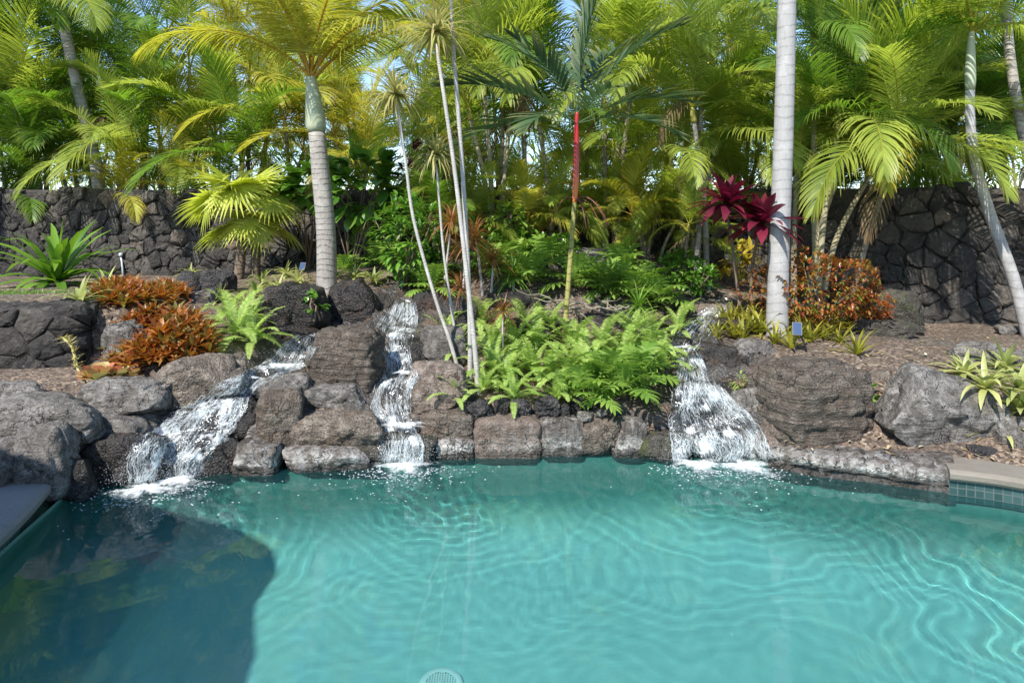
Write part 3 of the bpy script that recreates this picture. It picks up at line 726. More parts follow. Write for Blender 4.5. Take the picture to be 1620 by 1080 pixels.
# ------------------------------------------------------------------ falling water: strands that run down over the real rocks
from mathutils.bvhtree import BVHTree
def make_bvh():
    V = []; Fc = []
    for o in COL.objects:
        if o.type == 'MESH' and (o.name.split('.')[0] in ('boulder', 'ground', 'stone', 'lava_rock', 'stone_kerb')):
            b_ = len(V); M = Matrix.Translation(o.location)
            if o.name == 'ground':
                idx = [p for p in o.data.polygons if abs(p.center.x) < 6 and p.center.y < 11]
                V += [v.co for v in o.data.vertices]; Fc += [tuple(i + b_ for i in p.vertices) for p in idx]
            else:
                V += [M @ v.co for v in o.data.vertices]; Fc += [tuple(i + b_ for i in p.vertices) for p in o.data.polygons]
    return BVHTree.FromPolygons(V, Fc)
BVH = make_bvh()
k = NT('white_water'); co = k.pos()
nz = k.noise(co, 45, 3, .6)
b_ = k.pbsdf((.88, .91, .93), .25, spec=.5); tr = k.n('BsdfTransparent'); tr.inputs[0].default_value = (.93, .96, .96, 1)
ms = k.n('MixShader'); k.link(k.ramp(nz, [(.3, .2), (.7, .6)]), ms.inputs[0]); k.link(tr.outputs[0], ms.inputs[1]); k.link(b_, ms.inputs[2])
STRAND = k.done(ms.outputs[0])
k = NT('white_foam'); co = k.pos()
nz = k.noise(co, 24, 6, .75); at = k.n('Attribute', attribute_name='tint'); sp = k.n('SeparateColor'); k.link(at.outputs['Color'], sp.inputs[0])
f = k.ramp(k.math('ADD', k.math('MULTIPLY', k.math('SUBTRACT', nz, .5), 1.5), sp.outputs[0]), [(.25, 0), (.85, .9)])
b_ = k.pbsdf((.86, .90, .91), .5); tr = k.n('BsdfTransparent')
ms = k.n('MixShader'); k.link(f, ms.inputs[0]); k.link(tr.outputs[0], ms.inputs[1]); k.link(b_, ms.inputs[2])
FOAM = k.done(ms.outputs[0])

k = NT('water_film'); at = k.n('Attribute', attribute_name='tint'); sp = k.n('SeparateColor'); k.link(at.outputs['Color'], sp.inputs[0])
cb = k.n('CombineXYZ'); k.link(k.math('MULTIPLY', sp.outputs[1], 64), cb.inputs[0]); k.link(k.math('MULTIPLY', sp.outputs[2], 9), cb.inputs[1])
n1 = k.noise(cb.outputs[0], 1.0, 6, .75, .5); n2 = k.noise(k.pos(), 5.5, 4)
f = k.math('ADD', k.math('SUBTRACT', n1, .5), k.math('MULTIPLY', k.math('SUBTRACT', n2, .5), 1.5))
f = k.math('MULTIPLY', k.ramp(k.math('ADD', f, .5), [(.56, 0), (.79, .74)]), k.ramp(k.math('ADD', sp.outputs[0], k.math('SUBTRACT', k.noise(k.pos(), 13, 3, .7), .62)), [(0, 0), (.45, 1)]))
wb = k.pbsdf((.85, .89, .91), .35); gl = k.n('BsdfGlossy'); gl.inputs['Roughness'].default_value = .12; k.link(k.bump(k.noise(k.pos(), 24, 3), .6, .03), gl.inputs['Normal'])
tr = k.n('BsdfTransparent'); tr.inputs[0].default_value = (.9, .93, .93, 1); m1 = k.n('MixShader'); m1.inputs[0].default_value = .07; k.link(tr.outputs[0], m1.inputs[1]); k.link(gl.outputs[0], m1.inputs[2])
m2 = k.n('MixShader'); k.link(f, m2.inputs[0]); k.link(m1.outputs[0], m2.inputs[1]); k.link(wb, m2.inputs[2]); SHEET = k.done(m2.outputs[0])
def drape(nodes):
    """course of the water: f(u, t) -> pixel; the visible rock surface under that pixel carries the water"""
    A = np.array([(a, b, c, d) for a, b, c, d in nodes], float)
    ln = np.r_[0, np.cumsum(np.hypot(np.diff(A[:, 0]), np.diff(A[:, 1])))]
    def f(u, s):
        return [float(np.interp(s, ln, A[:, q_])) for q_ in range(4)]
    return f, ln[-1]
EYE = Vector((0, 0, H))
def cascade(label, nodes, n, seed, foams, starts, rr=(.0007, .0019), dens=((0, 1), (1, 1))):
    rs = random.Random(seed); f, L = drape(nodes)
    e = P(*nodes[-1][:3]); root = empty('waterfall', (e.x, e.y, 0), 0, label, 'waterfall'); base = root.location.copy()
    def walk(u, s0, s1, step, wob=1.0, ph=0.0):
        """3D path down the rocks from s0 to s1"""
        out = []; yp = None; s = s0
        while s <= s1:
            cx_, cy_, Yn, hw = f(u, s)
            wv = .10 * math.sin(s * .04 + seed * 3 + u * 2) + .05 * math.sin(s * .11 + seed * 7 + u * 5) + .02 * math.sin(s * .5 + ph * 11)
            px = cx_ + hw * max(-1.05, min(1.05, u + wv * wob)); py = cy_ + 2.5 * math.sin(px * .21 + ph)
            d = (P(px, py, 1.0) - EYE).normalized(); loc, nn, fi, dist = BVH.ray_cast(EYE, d)
            yh = loc.y - .012 if loc is not None else Yn
            if yh < Yn - .55 or yh > Yn + .8: out.append(None); s += step; continue
            y = yh if yp is None else min(yh, yp + .05)
            if yp is not None: y = max(y, yp - .16)
            yp = y; q_ = P(px, py, y)
            if q_.z < -.01: break
            out.append(q_); s += step
        return out
    # thin broken sheet
    nu_, st = 30, 3.0; cols = [walk(-1 + 2 * i / (nu_ - 1), 0, L, st, .8, seed) for i in range(nu_)]
    m_ = max(len(c) for c in cols); idx = {}; V = []; Fc = []; T = []
    for i, c in enumerate(cols):
        for j, q_ in enumerate(c):
            if q_ is not None:
                u = -1 + 2 * i / (nu_ - 1); idx[(i, j)] = len(V); V.append(q_ - base); T.append((max(0, 1 - abs(u) ** 3) * float(np.interp(j * st / L, [a for a, _ in dens], [b for _, b in dens])), i / nu_ * .5, j / 80))
    for i in range(nu_ - 1):
        for j in range(m_ - 1):
            ks = [(i, j), (i+1, j), (i+1, j+1), (i, j+1)]
            if all(k_ in idx for k_ in ks):
                pp = [V[idx[k_]] for k_ in ks]
                if max((pp[a] - pp[b]).length for a in range(4) for b in range(a)) < .28: Fc.append([idx[k_] for k_ in ks])
    mesh_obj('water_sheet', V, Fc, SHEET, root, tint=np.array(T))
    mb = MB(); allp = []
    for i in range(n):
        s0, s1, wt = rs.choices(starts, [w for _, _, w in starts])[0]
        s0 = (s0 + (s1 - s0) * rs.random() ** 1.2) * L; ln = rs.uniform(9, 34) ; u = math.tanh(rs.gauss(0, .8)) if rs.random() < .3 else max(-1, min(1, rs.choice((-.85, -.45, -.1, .3, .62, .9)) + rs.gauss(0, .16))); ph = rs.uniform(0, 6)
        pts = [q_ for q_ in walk(u, s0, min(L, s0 + ln), 2.0, .8, ph) if q_ is not None]
        if len(pts) < 4: continue
        if float(noise(np.array([tuple(pts[len(pts)//2] * 6)]))[0]) < rs.uniform(-.35, .15): continue
        if any((a - b).length > .25 for a, b in zip(pts, pts[1:])): continue
        r_ = rs.uniform(*rr) * (1.6 if rs.random() < .12 else 1); m = len(pts); lift = rs.uniform(0, .02)
        pts = [q_ + Vector((rs.gauss(0, .003), -lift - abs(rs.gauss(0, .004)), rs.gauss(0, .003) + lift * .3)) for q_ in pts]; allp += pts
        mb.tube([q_ - base for q_ in pts], [max(.0006, r_ * math.sin(math.pi * (x + .3) / m) ** .7 * rs.uniform(.5, 1.5)) for x in range(m)], 4, cap=False)
    oc = [Vector(c) for c in ((1,0,0),(-1,0,0),(0,1,0),(0,-1,0),(0,0,1),(0,0,-1))]; of = [(0,2,4),(2,1,4),(1,3,4),(3,0,4),(2,0,5),(1,2,5),(3,1,5),(0,3,5)]
    low = [q_ for q_ in allp if q_.z < .10] or allp
    for i in range(n * 2):
        e = rs.choice(low) if rs.random() < .45 else rs.choice(allp); sp_ = .05 if e.z > .1 else .11
        c = e + Vector((rs.gauss(0, sp_), rs.gauss(-.04, sp_ * .7), abs(rs.gauss(0, sp_ * .7)))); r_ = rs.uniform(.0008, .0026)
        if c.z < .0: continue
        mb.add([c - base + o_ * r_ * rs.uniform(.7, 1.6) for o_ in oc], of)
    for i in range(420):                      # bubbles and flecks drifting off the splash
        fx, fy, fY, frx, fry, hgt = rs.choice([q_ for q_ in foams if q_[2] is None]); Y0 = 2160 / (fy - HY); a = rs.uniform(-3.3, .15); rr_ = rs.expovariate(2.6)
        c = Vector((X_at(fx, Y0) + math.cos(a) * (rr_ * .45 + frx / F * Y0 * .8), Y0 + math.sin(a) * (rr_ * .38 + fry * .8), .003)); r_ = rs.uniform(.002, .008)
        mb.add([c - base + Vector((o_.x * r_ * rs.uniform(.7, 2.2), o_.y * r_ * rs.uniform(.7, 1.6), o_.z * r_ * .4)) for o_ in oc], of)
    mb.build('water_strands', STRAND, root)
    for fx, fy, fY, frx, fry, hgt in foams:
        c = Vector((X_at(fx, 2160 / (fy - HY)), 2160 / (fy - HY), .004)) if fY is None else P(fx, fy, fY)
        V = []; Fc = []; T = []; nr, na = 22, 56
        for r_ in range(nr + 1):
            for a in range(na):
                t = r_ / nr; an = 2 * math.pi * a / na; wob = 1 + .28 * math.sin(an * 3 + fx) + .18 * math.sin(an * 5 + fy) + .12 * math.sin(an * 9 + fx)
                x, y = c.x + math.cos(an) * 2.0 * frx / F * c.y * t * wob, c.y + math.sin(an) * fry * 2.3 * t * wob
                V.append((x, y, c.z + hgt * (1 - t * t))); T.append((.95 - 1.3 * t ** .75, 0, 0))
        for r_ in range(nr):
            for a in range(na): a2 = (a + 1) % na; Fc.append((r_*na + a, r_*na + a2, (r_+1)*na + a2, (r_+1)*na + a))
        V = np.array(V); V[:, 2] += np.abs(fbm(V * 26, 4, .6)) * .035 * np.clip(np.array(T)[:, 0], 0, 1) + np.clip(noise(V * 60), .2, 1) * .012 * np.clip(np.array(T)[:, 0] + .3, 0, 1); V = V - np.array(base)
        mesh_obj('foam', V, Fc, FOAM, root, tint=np.array(T))
    return root
cascade('broad white cascade spilling over brown ledges, leftmost of the three waterfalls', [(486,530,6.85,20),(474,548,6.7,28),(452,576,6.4,34),(418,590,6.15,28),(385,606,6.0,32),(345,640,5.8,46),(305,680,5.55,62),(278,704,5.35,72),(266,732,5.2,64),(258,772,5.1,60)],
        1900, 1, [(228,776,None,54,.20,.012),(280,763,None,44,.16,.012),(440,582,6.4,48,.10,.02),(392,600,6.0,24,.07,.015)], [(0, .2, 2.2), (.2, .55, 2.2), (.5, .78, 2.6), (.76, .95, 2.2)])
cascade('thin stepped cascade falling in four drops beside the layered block boulder', [(642,476,8.1,14),(636,498,7.9,24),(628,518,7.7,34),(620,534,7.2,34),(626,552,7.0,24),(632,578,6.6,24),(634,596,6.35,28),(622,612,6.15,28),(618,642,5.95,30),(628,668,5.85,24),(634,690,5.62,32),(634,706,5.5,38),(634,746,5.42,36)],
        1300, 2, [(640,741,None,46,.17,.012),(638,514,7.75,46,.08,.015),(640,676,5.75,40,.09,.02),(640,592,6.4,24,.06,.015)], [(0, .12, 1.6), (.18, .36, 1.8), (.40, .68, 2.2), (.68, .80, .8), (.80, .97, 1.9)])
cascade('wide white cascade right of the fern bed, splashing into the pool in two plumes', [(1150,470,8.4,18),(1122,502,7.8,24),(1094,528,7.2,28),(1080,556,6.8,22),(1096,584,6.3,24),(1100,612,6.0,38),(1116,648,5.85,58),(1136,690,5.65,72),(1142,715,5.52,76),(1146,750,5.42,74)],
        1700, 3, [(1106,738,None,46,.16,.012),(1180,741,None,54,.18,.012),(1085,552,6.75,26,.05,.015)], [(0, .3, .9), (.36, .6, 2.2), (.55, .8, 2.6), (.76, .95, 2.4)], dens=((0, .45), (.38, .5), (.48, 1), (1, 1)))

# ------------------------------------------------------------------ unseen building added outside the frame, roof outline shaped to shade the pool's left end
hs = empty('shade_house', (-5.0, .3, 0), 0, 'unseen stucco building with a shingled roof, added to shade the near end of the pool', 'shade_house')
k = NT('stucco'); co = k.pos(); STUC = k.done(k.pbsdf(k.mix(k.noise(co, 3, 4), (.55,.50,.43), (.66,.61,.54)), .9, k.bump(k.noise(co, 60, 3), .3, .01)))
k = NT('roof_shingle'); co = k.pos(); SHNG = k.done(k.pbsdf(k.mix(k.noise(co, 14, 4), (.07,.05,.04), (.18,.14,.11)), .9))
ROOF = [(-3.42, .9), (-3.60, 1.36), (-3.58, 1.75), (-3.66, 2.02), (-3.9, 2.22), (-4.3, 2.38), (-5.2, 2.72), (-6.6, 2.0), (-6.4, -3.5), (-2.9, -3.2)]
ce = Vector((-5.0, .3, 0)); n_ = len(ROOF)
V = []; 
for z, s_ in ((.16, .84), (2.75, .84)):
    for x, y in ROOF: V.append(((x - ce.x) * s_, (y - ce.y) * s_, z))
mesh_obj('wall', V, [(i, (i+1) % n_, n_ + (i+1) % n_, n_ + i) for i in range(n_)], STUC, hs, smooth=False)
V = []
for z, s_ in ((2.70, .80), (2.78, 1.0), (2.95, 1.0)):
    for x, y in ROOF: V.append(((x - ce.x) * s_, (y - ce.y) * s_, z))
V.append((0, 0, 3.5)); Fc = [(r_*n_ + i, r_*n_ + (i+1) % n_, (r_+1)*n_ + (i+1) % n_, (r_+1)*n_ + i) for r_ in range(2) for i in range(n_)] + [(2*n_ + i, 2*n_ + (i+1) % n_, 3*n_) for i in range(n_)]
mesh_obj('roof', V, Fc, SHNG, hs, smooth=False)
# ================================================================== PLANTS
ZUP = Vector((0, 0, 1))
F_GREEN = leaf_mat('frond_green', (.035,.09,.012), (.18,.31,.045), (.40,.33,.04), trans=.46)
F_LIME = leaf_mat('frond_lime', (.11,.18,.018), (.42,.49,.10), (.50,.42,.06), trans=.5)
F_GOLD = leaf_mat('frond_gold', (.20,.22,.018), (.54,.53,.095), (.52,.30,.04), trans=.4)
F_DRY = leaf_mat('frond_dry', (.10,.065,.03), (.26,.19,.11), (.18,.10,.05), trans=.15, rough=.8)
F_WAX = leaf_mat('frond_blue_green', (.02,.05,.022), (.085,.15,.06), (.34,.30,.12), trans=.25)
L_FAN = leaf_mat('fan_leaf', (.22,.30,.03), (.56,.60,.11), (.5,.42,.12), trans=.4)
L_SHRUB = leaf_mat('glossy_leaf', (.025,.085,.012), (.17,.35,.045), (.2,.3,.05), rough=.28, trans=.25, spec=.5)
L_FERN = leaf_mat('fern_leaf', (.16,.28,.04), (.50,.62,.19), (.20,.13,.05), trans=.4)
L_LOBE = leaf_mat('lobed_leaf', (.07,.165,.022), (.29,.43,.08), (.36,.26,.05), rough=.42, trans=.3, spec=.3)
L_STRAP = leaf_mat('strap_leaf', (.04,.12,.012), (.20,.36,.05), (.4,.42,.1), rough=.35, trans=.35)
L_VARIEG = leaf_mat('variegated_leaf', (.10,.17,.03), (.55,.56,.20), (.62,.60,.30), rough=.4, trans=.35)
L_BROM = leaf_mat('bromeliad_leaf', (.17,.21,.045), (.54,.20,.05), (.19,.025,.022), rough=.4, trans=.3, var=.9)
L_BROMY = leaf_mat('yellow_green_bromeliad', (.10,.14,.018), (.42,.40,.06), (.35,.2,.04), rough=.4, trans=.35)
L_DRAC = leaf_mat('dracaena_leaf', (.20,.22,.05), (.58,.54,.24), (.30,.12,.05), trans=.3)
L_DRACR = leaf_mat('red_dracaena_leaf', (.12,.06,.02), (.36,.17,.06), (.28,.06,.03), trans=.3)
L_TI = leaf_mat('maroon_ti_leaf', (.04,.007,.016), (.17,.018,.042), (.30,.035,.055), rough=.3, trans=.25, spec=.5)
L_CROT = leaf_mat('croton_leaf', (.15,.02,.016), (.52,.15,.045), (.13,.22,.035), rough=.3, trans=.25, var=.2)
L_CROTY = leaf_mat('yellow_croton_leaf', (.18,.15,.02), (.60,.44,.05), (.12,.17,.02), rough=.3)
L_SUCC = leaf_mat('succulent_leaf', (.30,.32,.10), (.55,.52,.22), (.52,.13,.08), rough=.45, trans=.2)

def bark(name, c1, c2, ring, ringdark, lich=0, bs=.6):
    k = NT(name); co = k.objco(); z = k.n('SeparateXYZ'); k.link(co, z.inputs[0])
    nz = k.noise(co, 5, 4, .6); zz = k.math('ADD', z.outputs[2], k.math('ADD', k.math('MULTIPLY', nz, .10), k.math('MULTIPLY', k.noise(co, 1.1, 2), .35)))
    ph = k.math('FRACT', k.math('MULTIPLY', zz, 1 / ring))
    ln = k.math('MULTIPLY', k.ramp(ph, [(0, 1), (.10, .9), (.2, 0), (1, 0)]), k.ramp(k.noise(co, 9, 3, .7), [(.35, .1), (.6, 1)]))
    mp = k.n('Mapping'); mp.inputs['Scale'].default_value = (14, 14, 3); k.link(co, mp.inputs[0])
    fib = k.noise(mp.outputs[0], 3, 5, .65)
    c = k.mix(fib, c1, c2)
    c = k.mix(k.math('MULTIPLY', ln, ringdark), c, (c1[0]*.35, c1[1]*.33, c1[2]*.3))
    c = k.mix(k.ramp(k.noise(co, 4.3, 4, .7), [(.5, 0), (.7, .5 * lich + .12)]), c, (c2[0]*1.25, c2[1]*1.25, c2[2]*1.25) if lich else (c1[0]*.6, c1[1]*.6, c1[2]*.5))
    h = k.math('SUBTRACT', k.math('MULTIPLY', fib, .5), k.math('MULTIPLY', ln, .8))
    return k.done(k.pbsdf(c, .85, k.bump(h, bs, .02)))
T_GREY = bark('ringed_grey_trunk', (.15,.135,.12), (.36,.335,.30), .075, .45, 1)
T_PALE = bark('pale_trunk', (.22,.215,.21), (.37,.36,.35), .11, .25, 1, .25)
T_SLIM = bark('slim_grey_stem', (.26,.24,.22), (.50,.47,.43), .022, .45, 1, .4)
T_CANE = bark('ringed_cane', (.17,.16,.10), (.40,.34,.22), .16, .8, 0)
T_BROWN = bark('fibrous_trunk', (.09,.065,.045), (.22,.165,.115), .05, .7, 0, 1)
T_WAX = bark('banded_green_stem', (.17,.18,.05), (.36,.30,.09), .085, .85, 0, .3)
T_DARK = bark('dark_cane', (.11,.095,.07), (.30,.26,.19), .14, .6, 0)
k = NT('green_crownshaft'); co = k.objco(); c = k.mix(k.noise(co, 4, 4), (.22,.26,.15), (.40,.42,.30)); SHAFT = k.done(k.pbsdf(c, .45))
k = NT('yellow_crownshaft'); co = k.objco(); c = k.mix(k.noise(co, 4, 4), (.24,.24,.04), (.42,.34,.08)); SHAFTY = k.done(k.pbsdf(c, .45))
k = NT('red_crownshaft'); co = k.objco(); zz = k.n('SeparateXYZ'); k.link(co, zz.inputs[0]); c = k.mix(k.ramp(k.math('MULTIPLY', k.math('ADD', zz.outputs[2], k.math('MULTIPLY', k.noise(co, 14, 4), .25)), .3333), [(1.55 / 3, 0), (2.05 / 3, 1)]), (.62,.17,.03), (.36,.012,.016)); c = k.mix(k.ramp(k.noise(co, 9, 5, .7), [(.5, 0), (.7, .6)]), c, (.20,.03,.012)); SHAFTR = k.done(k.pbsdf(c, .3))
k = NT('brown_twig'); co = k.objco(); c = k.mix(k.noise(co, 9, 4), (.09,.06,.04), (.22,.16,.11)); TWIG = k.done(k.pbsdf(c, .85))

# ------------------------------------------------------------------ leaf shapes
def blade(mb, base, d, length, width, droop=.5, nseg=5, prof=None, tint=.5, tip=.0, fold=0.0, nrm=None, twist=0.0, edge=0.0):
    """one arching leaf; droop = how much it bends down along its length"""
    d = d.normalized(); n0 = (nrm or ZUP)
    side = d.cross(n0)
    if side.length < .05: side = d.cross(Vector((1, .3, 0)))
    side.normalize()
    prof = prof or (.55, .95, 1.0, .8, .5, .03)
    pts = [Vector(base)]; sides = [side]; ups = [side.cross(d)]; dd = d.copy(); L = length / nseg
    for i in range(nseg):
        dd = (dd + Vector((0, 0, -droop * (i + 1) / nseg * .6))).normalized()
        pts.append(pts[-1] + dd * L)
        s_ = (side - dd * side.dot(dd)).normalized()
        if twist: s_ = (Matrix.Rotation(twist * (i + 1) / nseg, 3, dd) @ s_)
        sides.append(s_); ups.append(s_.cross(dd))
    ws = [width * .5 * float(np.interp(i / nseg, np.linspace(0, 1, len(prof)), prof)) for i in range(nseg + 1)]
    ts = [(tint, -tip if tip < 0 else min(1, tip * (i / nseg) ** 2 * 1.0), 0) for i in range(nseg + 1)]
    mb.strip(pts, sides, ws, ts, fold, ups)

def frond_mesh(name, mat, L=2.2, n=42, ll=.55, elev=65, bend=95, vee=.25, droop=.35, lw=.028, seed=1, t0=.14, tip=.1, spread=(72, 22), rr=.012, gold=.8, bp=1.25, gaps=0, nseg=4):
    rs = random.Random(seed); mb = MB(); N = 18; pts = [Vector((0, 0, 0))]; tang = []
    for i in range(N):
        t = (i + .5) / N; a = rad(elev - bend * t ** bp); d = Vector((math.cos(a), .06 * math.sin(3 * t + seed), math.sin(a))).normalized()
        tang.append(d); pts.append(pts[-1] + d * (L / N))
    tang.append(tang[-1])
    mb.tube(pts, [rr * L / 2.2 * (1.25 - 1.15 * i / N) * (1.6 if i == 0 else 1) for i in range(N + 1)], 5, (.75, gold, 0), cap=False)
    for i in range(n):
        u = (i + .5) / n; t = t0 + (1 - t0) * u; f = t * N; j = min(int(f), N - 1)
        b = pts[j].lerp(pts[j+1], f - j); T = tang[j]
        A = rad(spread[0] + (spread[1] - spread[0]) * u ** .8)
        ln = ll * (math.sin(math.pi * (.16 + .80 * u)) ** .7)
        for sg in (-1, 1):
            if gaps and rs.random() < gaps: continue
            S = Vector((0, sg, 0)); U = S.cross(T); U = U if U.z > 0 or abs(T.z) > .9 else -U
            if abs(T.z) > .9: U = Vector((-T.z, 0, T.x)) if True else U
            d = T * math.cos(A) + S * math.sin(A) + U * (vee + rs.uniform(-.12, .12)) + Vector((rs.uniform(-.06,.06), rs.uniform(-.06,.06), 0))
            nr = (U + S * (-.35)).normalized()
            blade(mb, b, d, ln * rs.uniform(.86, 1.08), lw, droop * rs.uniform(.7, 1.35), nseg, (.55, 1, .9, .62, .05), tint=rs.uniform(.2, .85), tip=tip * rs.uniform(0, 2), nrm=nr)
    o = mb.build(name, mat); me = o.data; bpy.data.objects.remove(o); return me

def fan_mesh(name, mat, Rr=.6, n=34, pet=.55, elev=40, rot=20, seed=1, arc=300, tip=.25):
    rs = random.Random(seed); mb = MB(); a = rad(elev)
    pts = [Vector((0, 0, 0)) + Vector((math.cos(a - .3 * t), 0, math.sin(a - .3 * t))) * (pet * t) for t in np.linspace(0, 1, 6)]
    mb.tube(pts, [.011, .010, .009, .008, .007, .006], 5, (.4, .1, 0), cap=False)
    c = pts[-1]; d0 = (pts[-1] - pts[-2]).normalized(); d0 = Matrix.Rotation(rad(rot), 3, 'Y') @ d0; S = Vector((0, 1, 0)); Un = S.cross(d0); Un = -Un if Un.z < 0 else Un
    for i in range(n):
        th = rad(-arc / 2 + arc * i / (n - 1)); d = d0 * math.cos(th) + S * math.sin(th) - Un * (.10 + .12 * (1 - math.cos(th)) / 2)
        ln = Rr * (1 - .32 * abs(th) / rad(arc / 2)) * rs.uniform(.9, 1.05)
        blade(mb, c, d, ln, Rr * .088,   .10 * rs.uniform(.3, 2.6), 6, (.02, .7, 1.0, .85, .55, .28, .03), tint=rs.uniform(.25, .9), tip=tip * rs.uniform(.2, 1.6), fold=(.35 if i % 2 else .5), nrm=Un)
    o = mb.build(name, mat); me = o.data; bpy.data.objects.remove(o); return me

def rosette_into(mb, c, n, L, w, el=(80, 5), droop=.5, prof=None, tips=.3, seed=1, fold=.25, tr=(.2, .9), nseg=5, jit=.25, dirn=None, flat=0.0):
    rs = random.Random(seed)
    for i in range(n):
        u = (i + .5) / n; az = i * 2.39996 + rs.uniform(-jit, jit); e = rad(el[0] + (el[1] - el[0]) * u ** .8 + rs.uniform(-8, 8))
        d = Vector((math.cos(az) * math.cos(e), math.sin(az) * math.cos(e), math.sin(e)))
        if dirn: d = (d + dirn).normalized()
        blade(mb, Vector(c) + d * .01, d, L * rs.uniform(.75, 1.1) * (.7 + .3 * min(1, u * 3)), w * rs.uniform(.85, 1.1), droop * rs.uniform(.6, 1.4), nseg, prof, rs.uniform(*tr), (-rs.uniform(.6, 1) if rs.random() < flat else tips * rs.uniform(.2, 1.5)), fold)
def mesh_only(mb, name, mat):
    o = mb.build(name, mat); me = o.data; bpy.data.objects.remove(o); return me
def lobed_into(mb, base, d, length, seed, droop=.5, tint=.5, lobes=7, tip=.1):
    """philodendron leaf: petiole, a midrib blade and finger lobes"""
    rs = random.Random(seed); d = d.normalized(); N = 8; pts = [Vector(base)]; dd = d.copy(); tang = []
    for i in range(N):
        dd = (dd + Vector((0, 0, -droop * .14 * (i + 1) / N * 2))).normalized(); pts.append(pts[-1] + dd * (length / N)); tang.append(dd.copy())
    mb.tube(pts[:5], [.006, .0055, .005, .0045, .004], 4, (.6, .15, 0), cap=False)
    side = d.cross(ZUP); side = side.normalized() if side.length > .05 else Vector((1, 0, 0))
    st = 4
    mb.strip(pts[st-1:], [side] * (N - st + 2), [.012 * length / .4 * w for w in (.5, 1.6, 1.9, 1.6, 1.0, .1)], [(tint, 0, 0)] * (N - st + 2))
    for i in range(lobes):
        u = (i + .3) / lobes; f = st - 1 + u * (N - st + .6); j = min(int(f), N - 1); b = pts[j].lerp(pts[j+1], f - j); T = tang[j]
        A = rad(105 - 75 * u); ln = length * .40 * (math.sin(math.pi * (.22 + .68 * u)) ** .6)
        for sg in (-1, 1):
            U = side.cross(T); U = U if U.z > 0 else -U
            blade(mb, b, T * math.cos(A) + side * sg * math.sin(A) + U * .12, ln * rs.uniform(.9, 1.1), length * .085, .35, 4, (.7, .9, 1, .8, .1), tint + rs.uniform(-.12, .12), tip * rs.random(), nrm=U)

# ------------------------------------------------------------------ frond libraries (shared mesh data), young -> old
def ages(nm, mat, seeds=(1, 2), **kw):
    lib = []
    for (el, be, dr) in ((80, 55, .30), (62, 85, .40), (40, 95, .5), (12, 95, .7)):
        lib.append([frond_mesh(nm, mat, elev=el + 4 * s, bend=be - 6 * s, droop=dr, seed=s * 7 + el, **kw) for s in seeds])
    return lib
LIB = {'green': ages('areca_frond', F_GREEN, L=2.1, n=58, ll=.62, vee=.3, lw=.022, tip=.2, gold=.35, gaps=.05),
       'lime': ages('areca_frond', F_LIME, L=2.0, n=56, ll=.60, vee=.3, lw=.021, tip=.25, gold=.6, gaps=.06),
       'gold': ages('areca_frond', F_GOLD, L=1.9, n=54, ll=.58, vee=.28, lw=.021, tip=.45, gold=.8, gaps=.07)}
KING = ages('king_frond', F_GOLD, L=2.7, n=84, ll=.86, vee=.02, lw=.025, tip=.1, gold=.95, rr=.016, spread=(75, 30), nseg=5)
KINGG = ages('king_frond', F_LIME, L=2.4, n=76, ll=.74, vee=.05, lw=.024, tip=.15, gold=.6, rr=.015, spread=(75, 30))
WAXF = [[frond_mesh('wax_frond', F_WAX, L=1.25, n=19, ll=.46, elev=e, bend=b, vee=.16, droop=.16, lw=.042, seed=s, t0=.22, tip=.5, rr=.009, gold=.1, spread=(58, 14), gaps=.05) for s in (3, 4)] for e, b in ((86, 18), (58, 40), (32, 45), (12, 50))]
DRYF = [frond_mesh('dry_frond', F_DRY, L=1.6, n=26, ll=.5, elev=-20, bend=65, vee=.0, droop=1.4, lw=.03, seed=s, gold=.5, gaps=.2) for s in (1, 2)]

def trunk_into(pts, radii, n=12, seg=6):
    sp = smooth_path([tuple(p) for p in pts], seg); m = len(sp)
    r = np.interp(np.linspace(0, 1, m), np.linspace(0, 1, len(radii)), radii)
    mb = MB(); mb.tube([Vector(p) for p in sp], list(r), n); return mb, sp
def crown(root, top, lib, n, seed, sc=1.0, nm='frond', azr=(0, 2*math.pi), tilt=Vector((0,0,0)), agemin=0.0, skip=None, agemax=1.0):
    rs = random.Random(seed); a0 = rs.uniform(0, 6.28)
    for i in range(n):
        u = agemin + (agemax - agemin) * (i + .3) / n; az = a0 + i * 2.39996 + rs.uniform(-.3, .3)
        if skip and skip(az % (2*math.pi), u): continue
        var = lib[min(3, int(u * 4))]; me = var[rs.randrange(len(var))]
        instance(me, nm, root, top, (tilt.x + rs.uniform(-.12,.12), tilt.y + rs.uniform(-.12,.12), az), sc * rs.uniform(.85, 1.1))
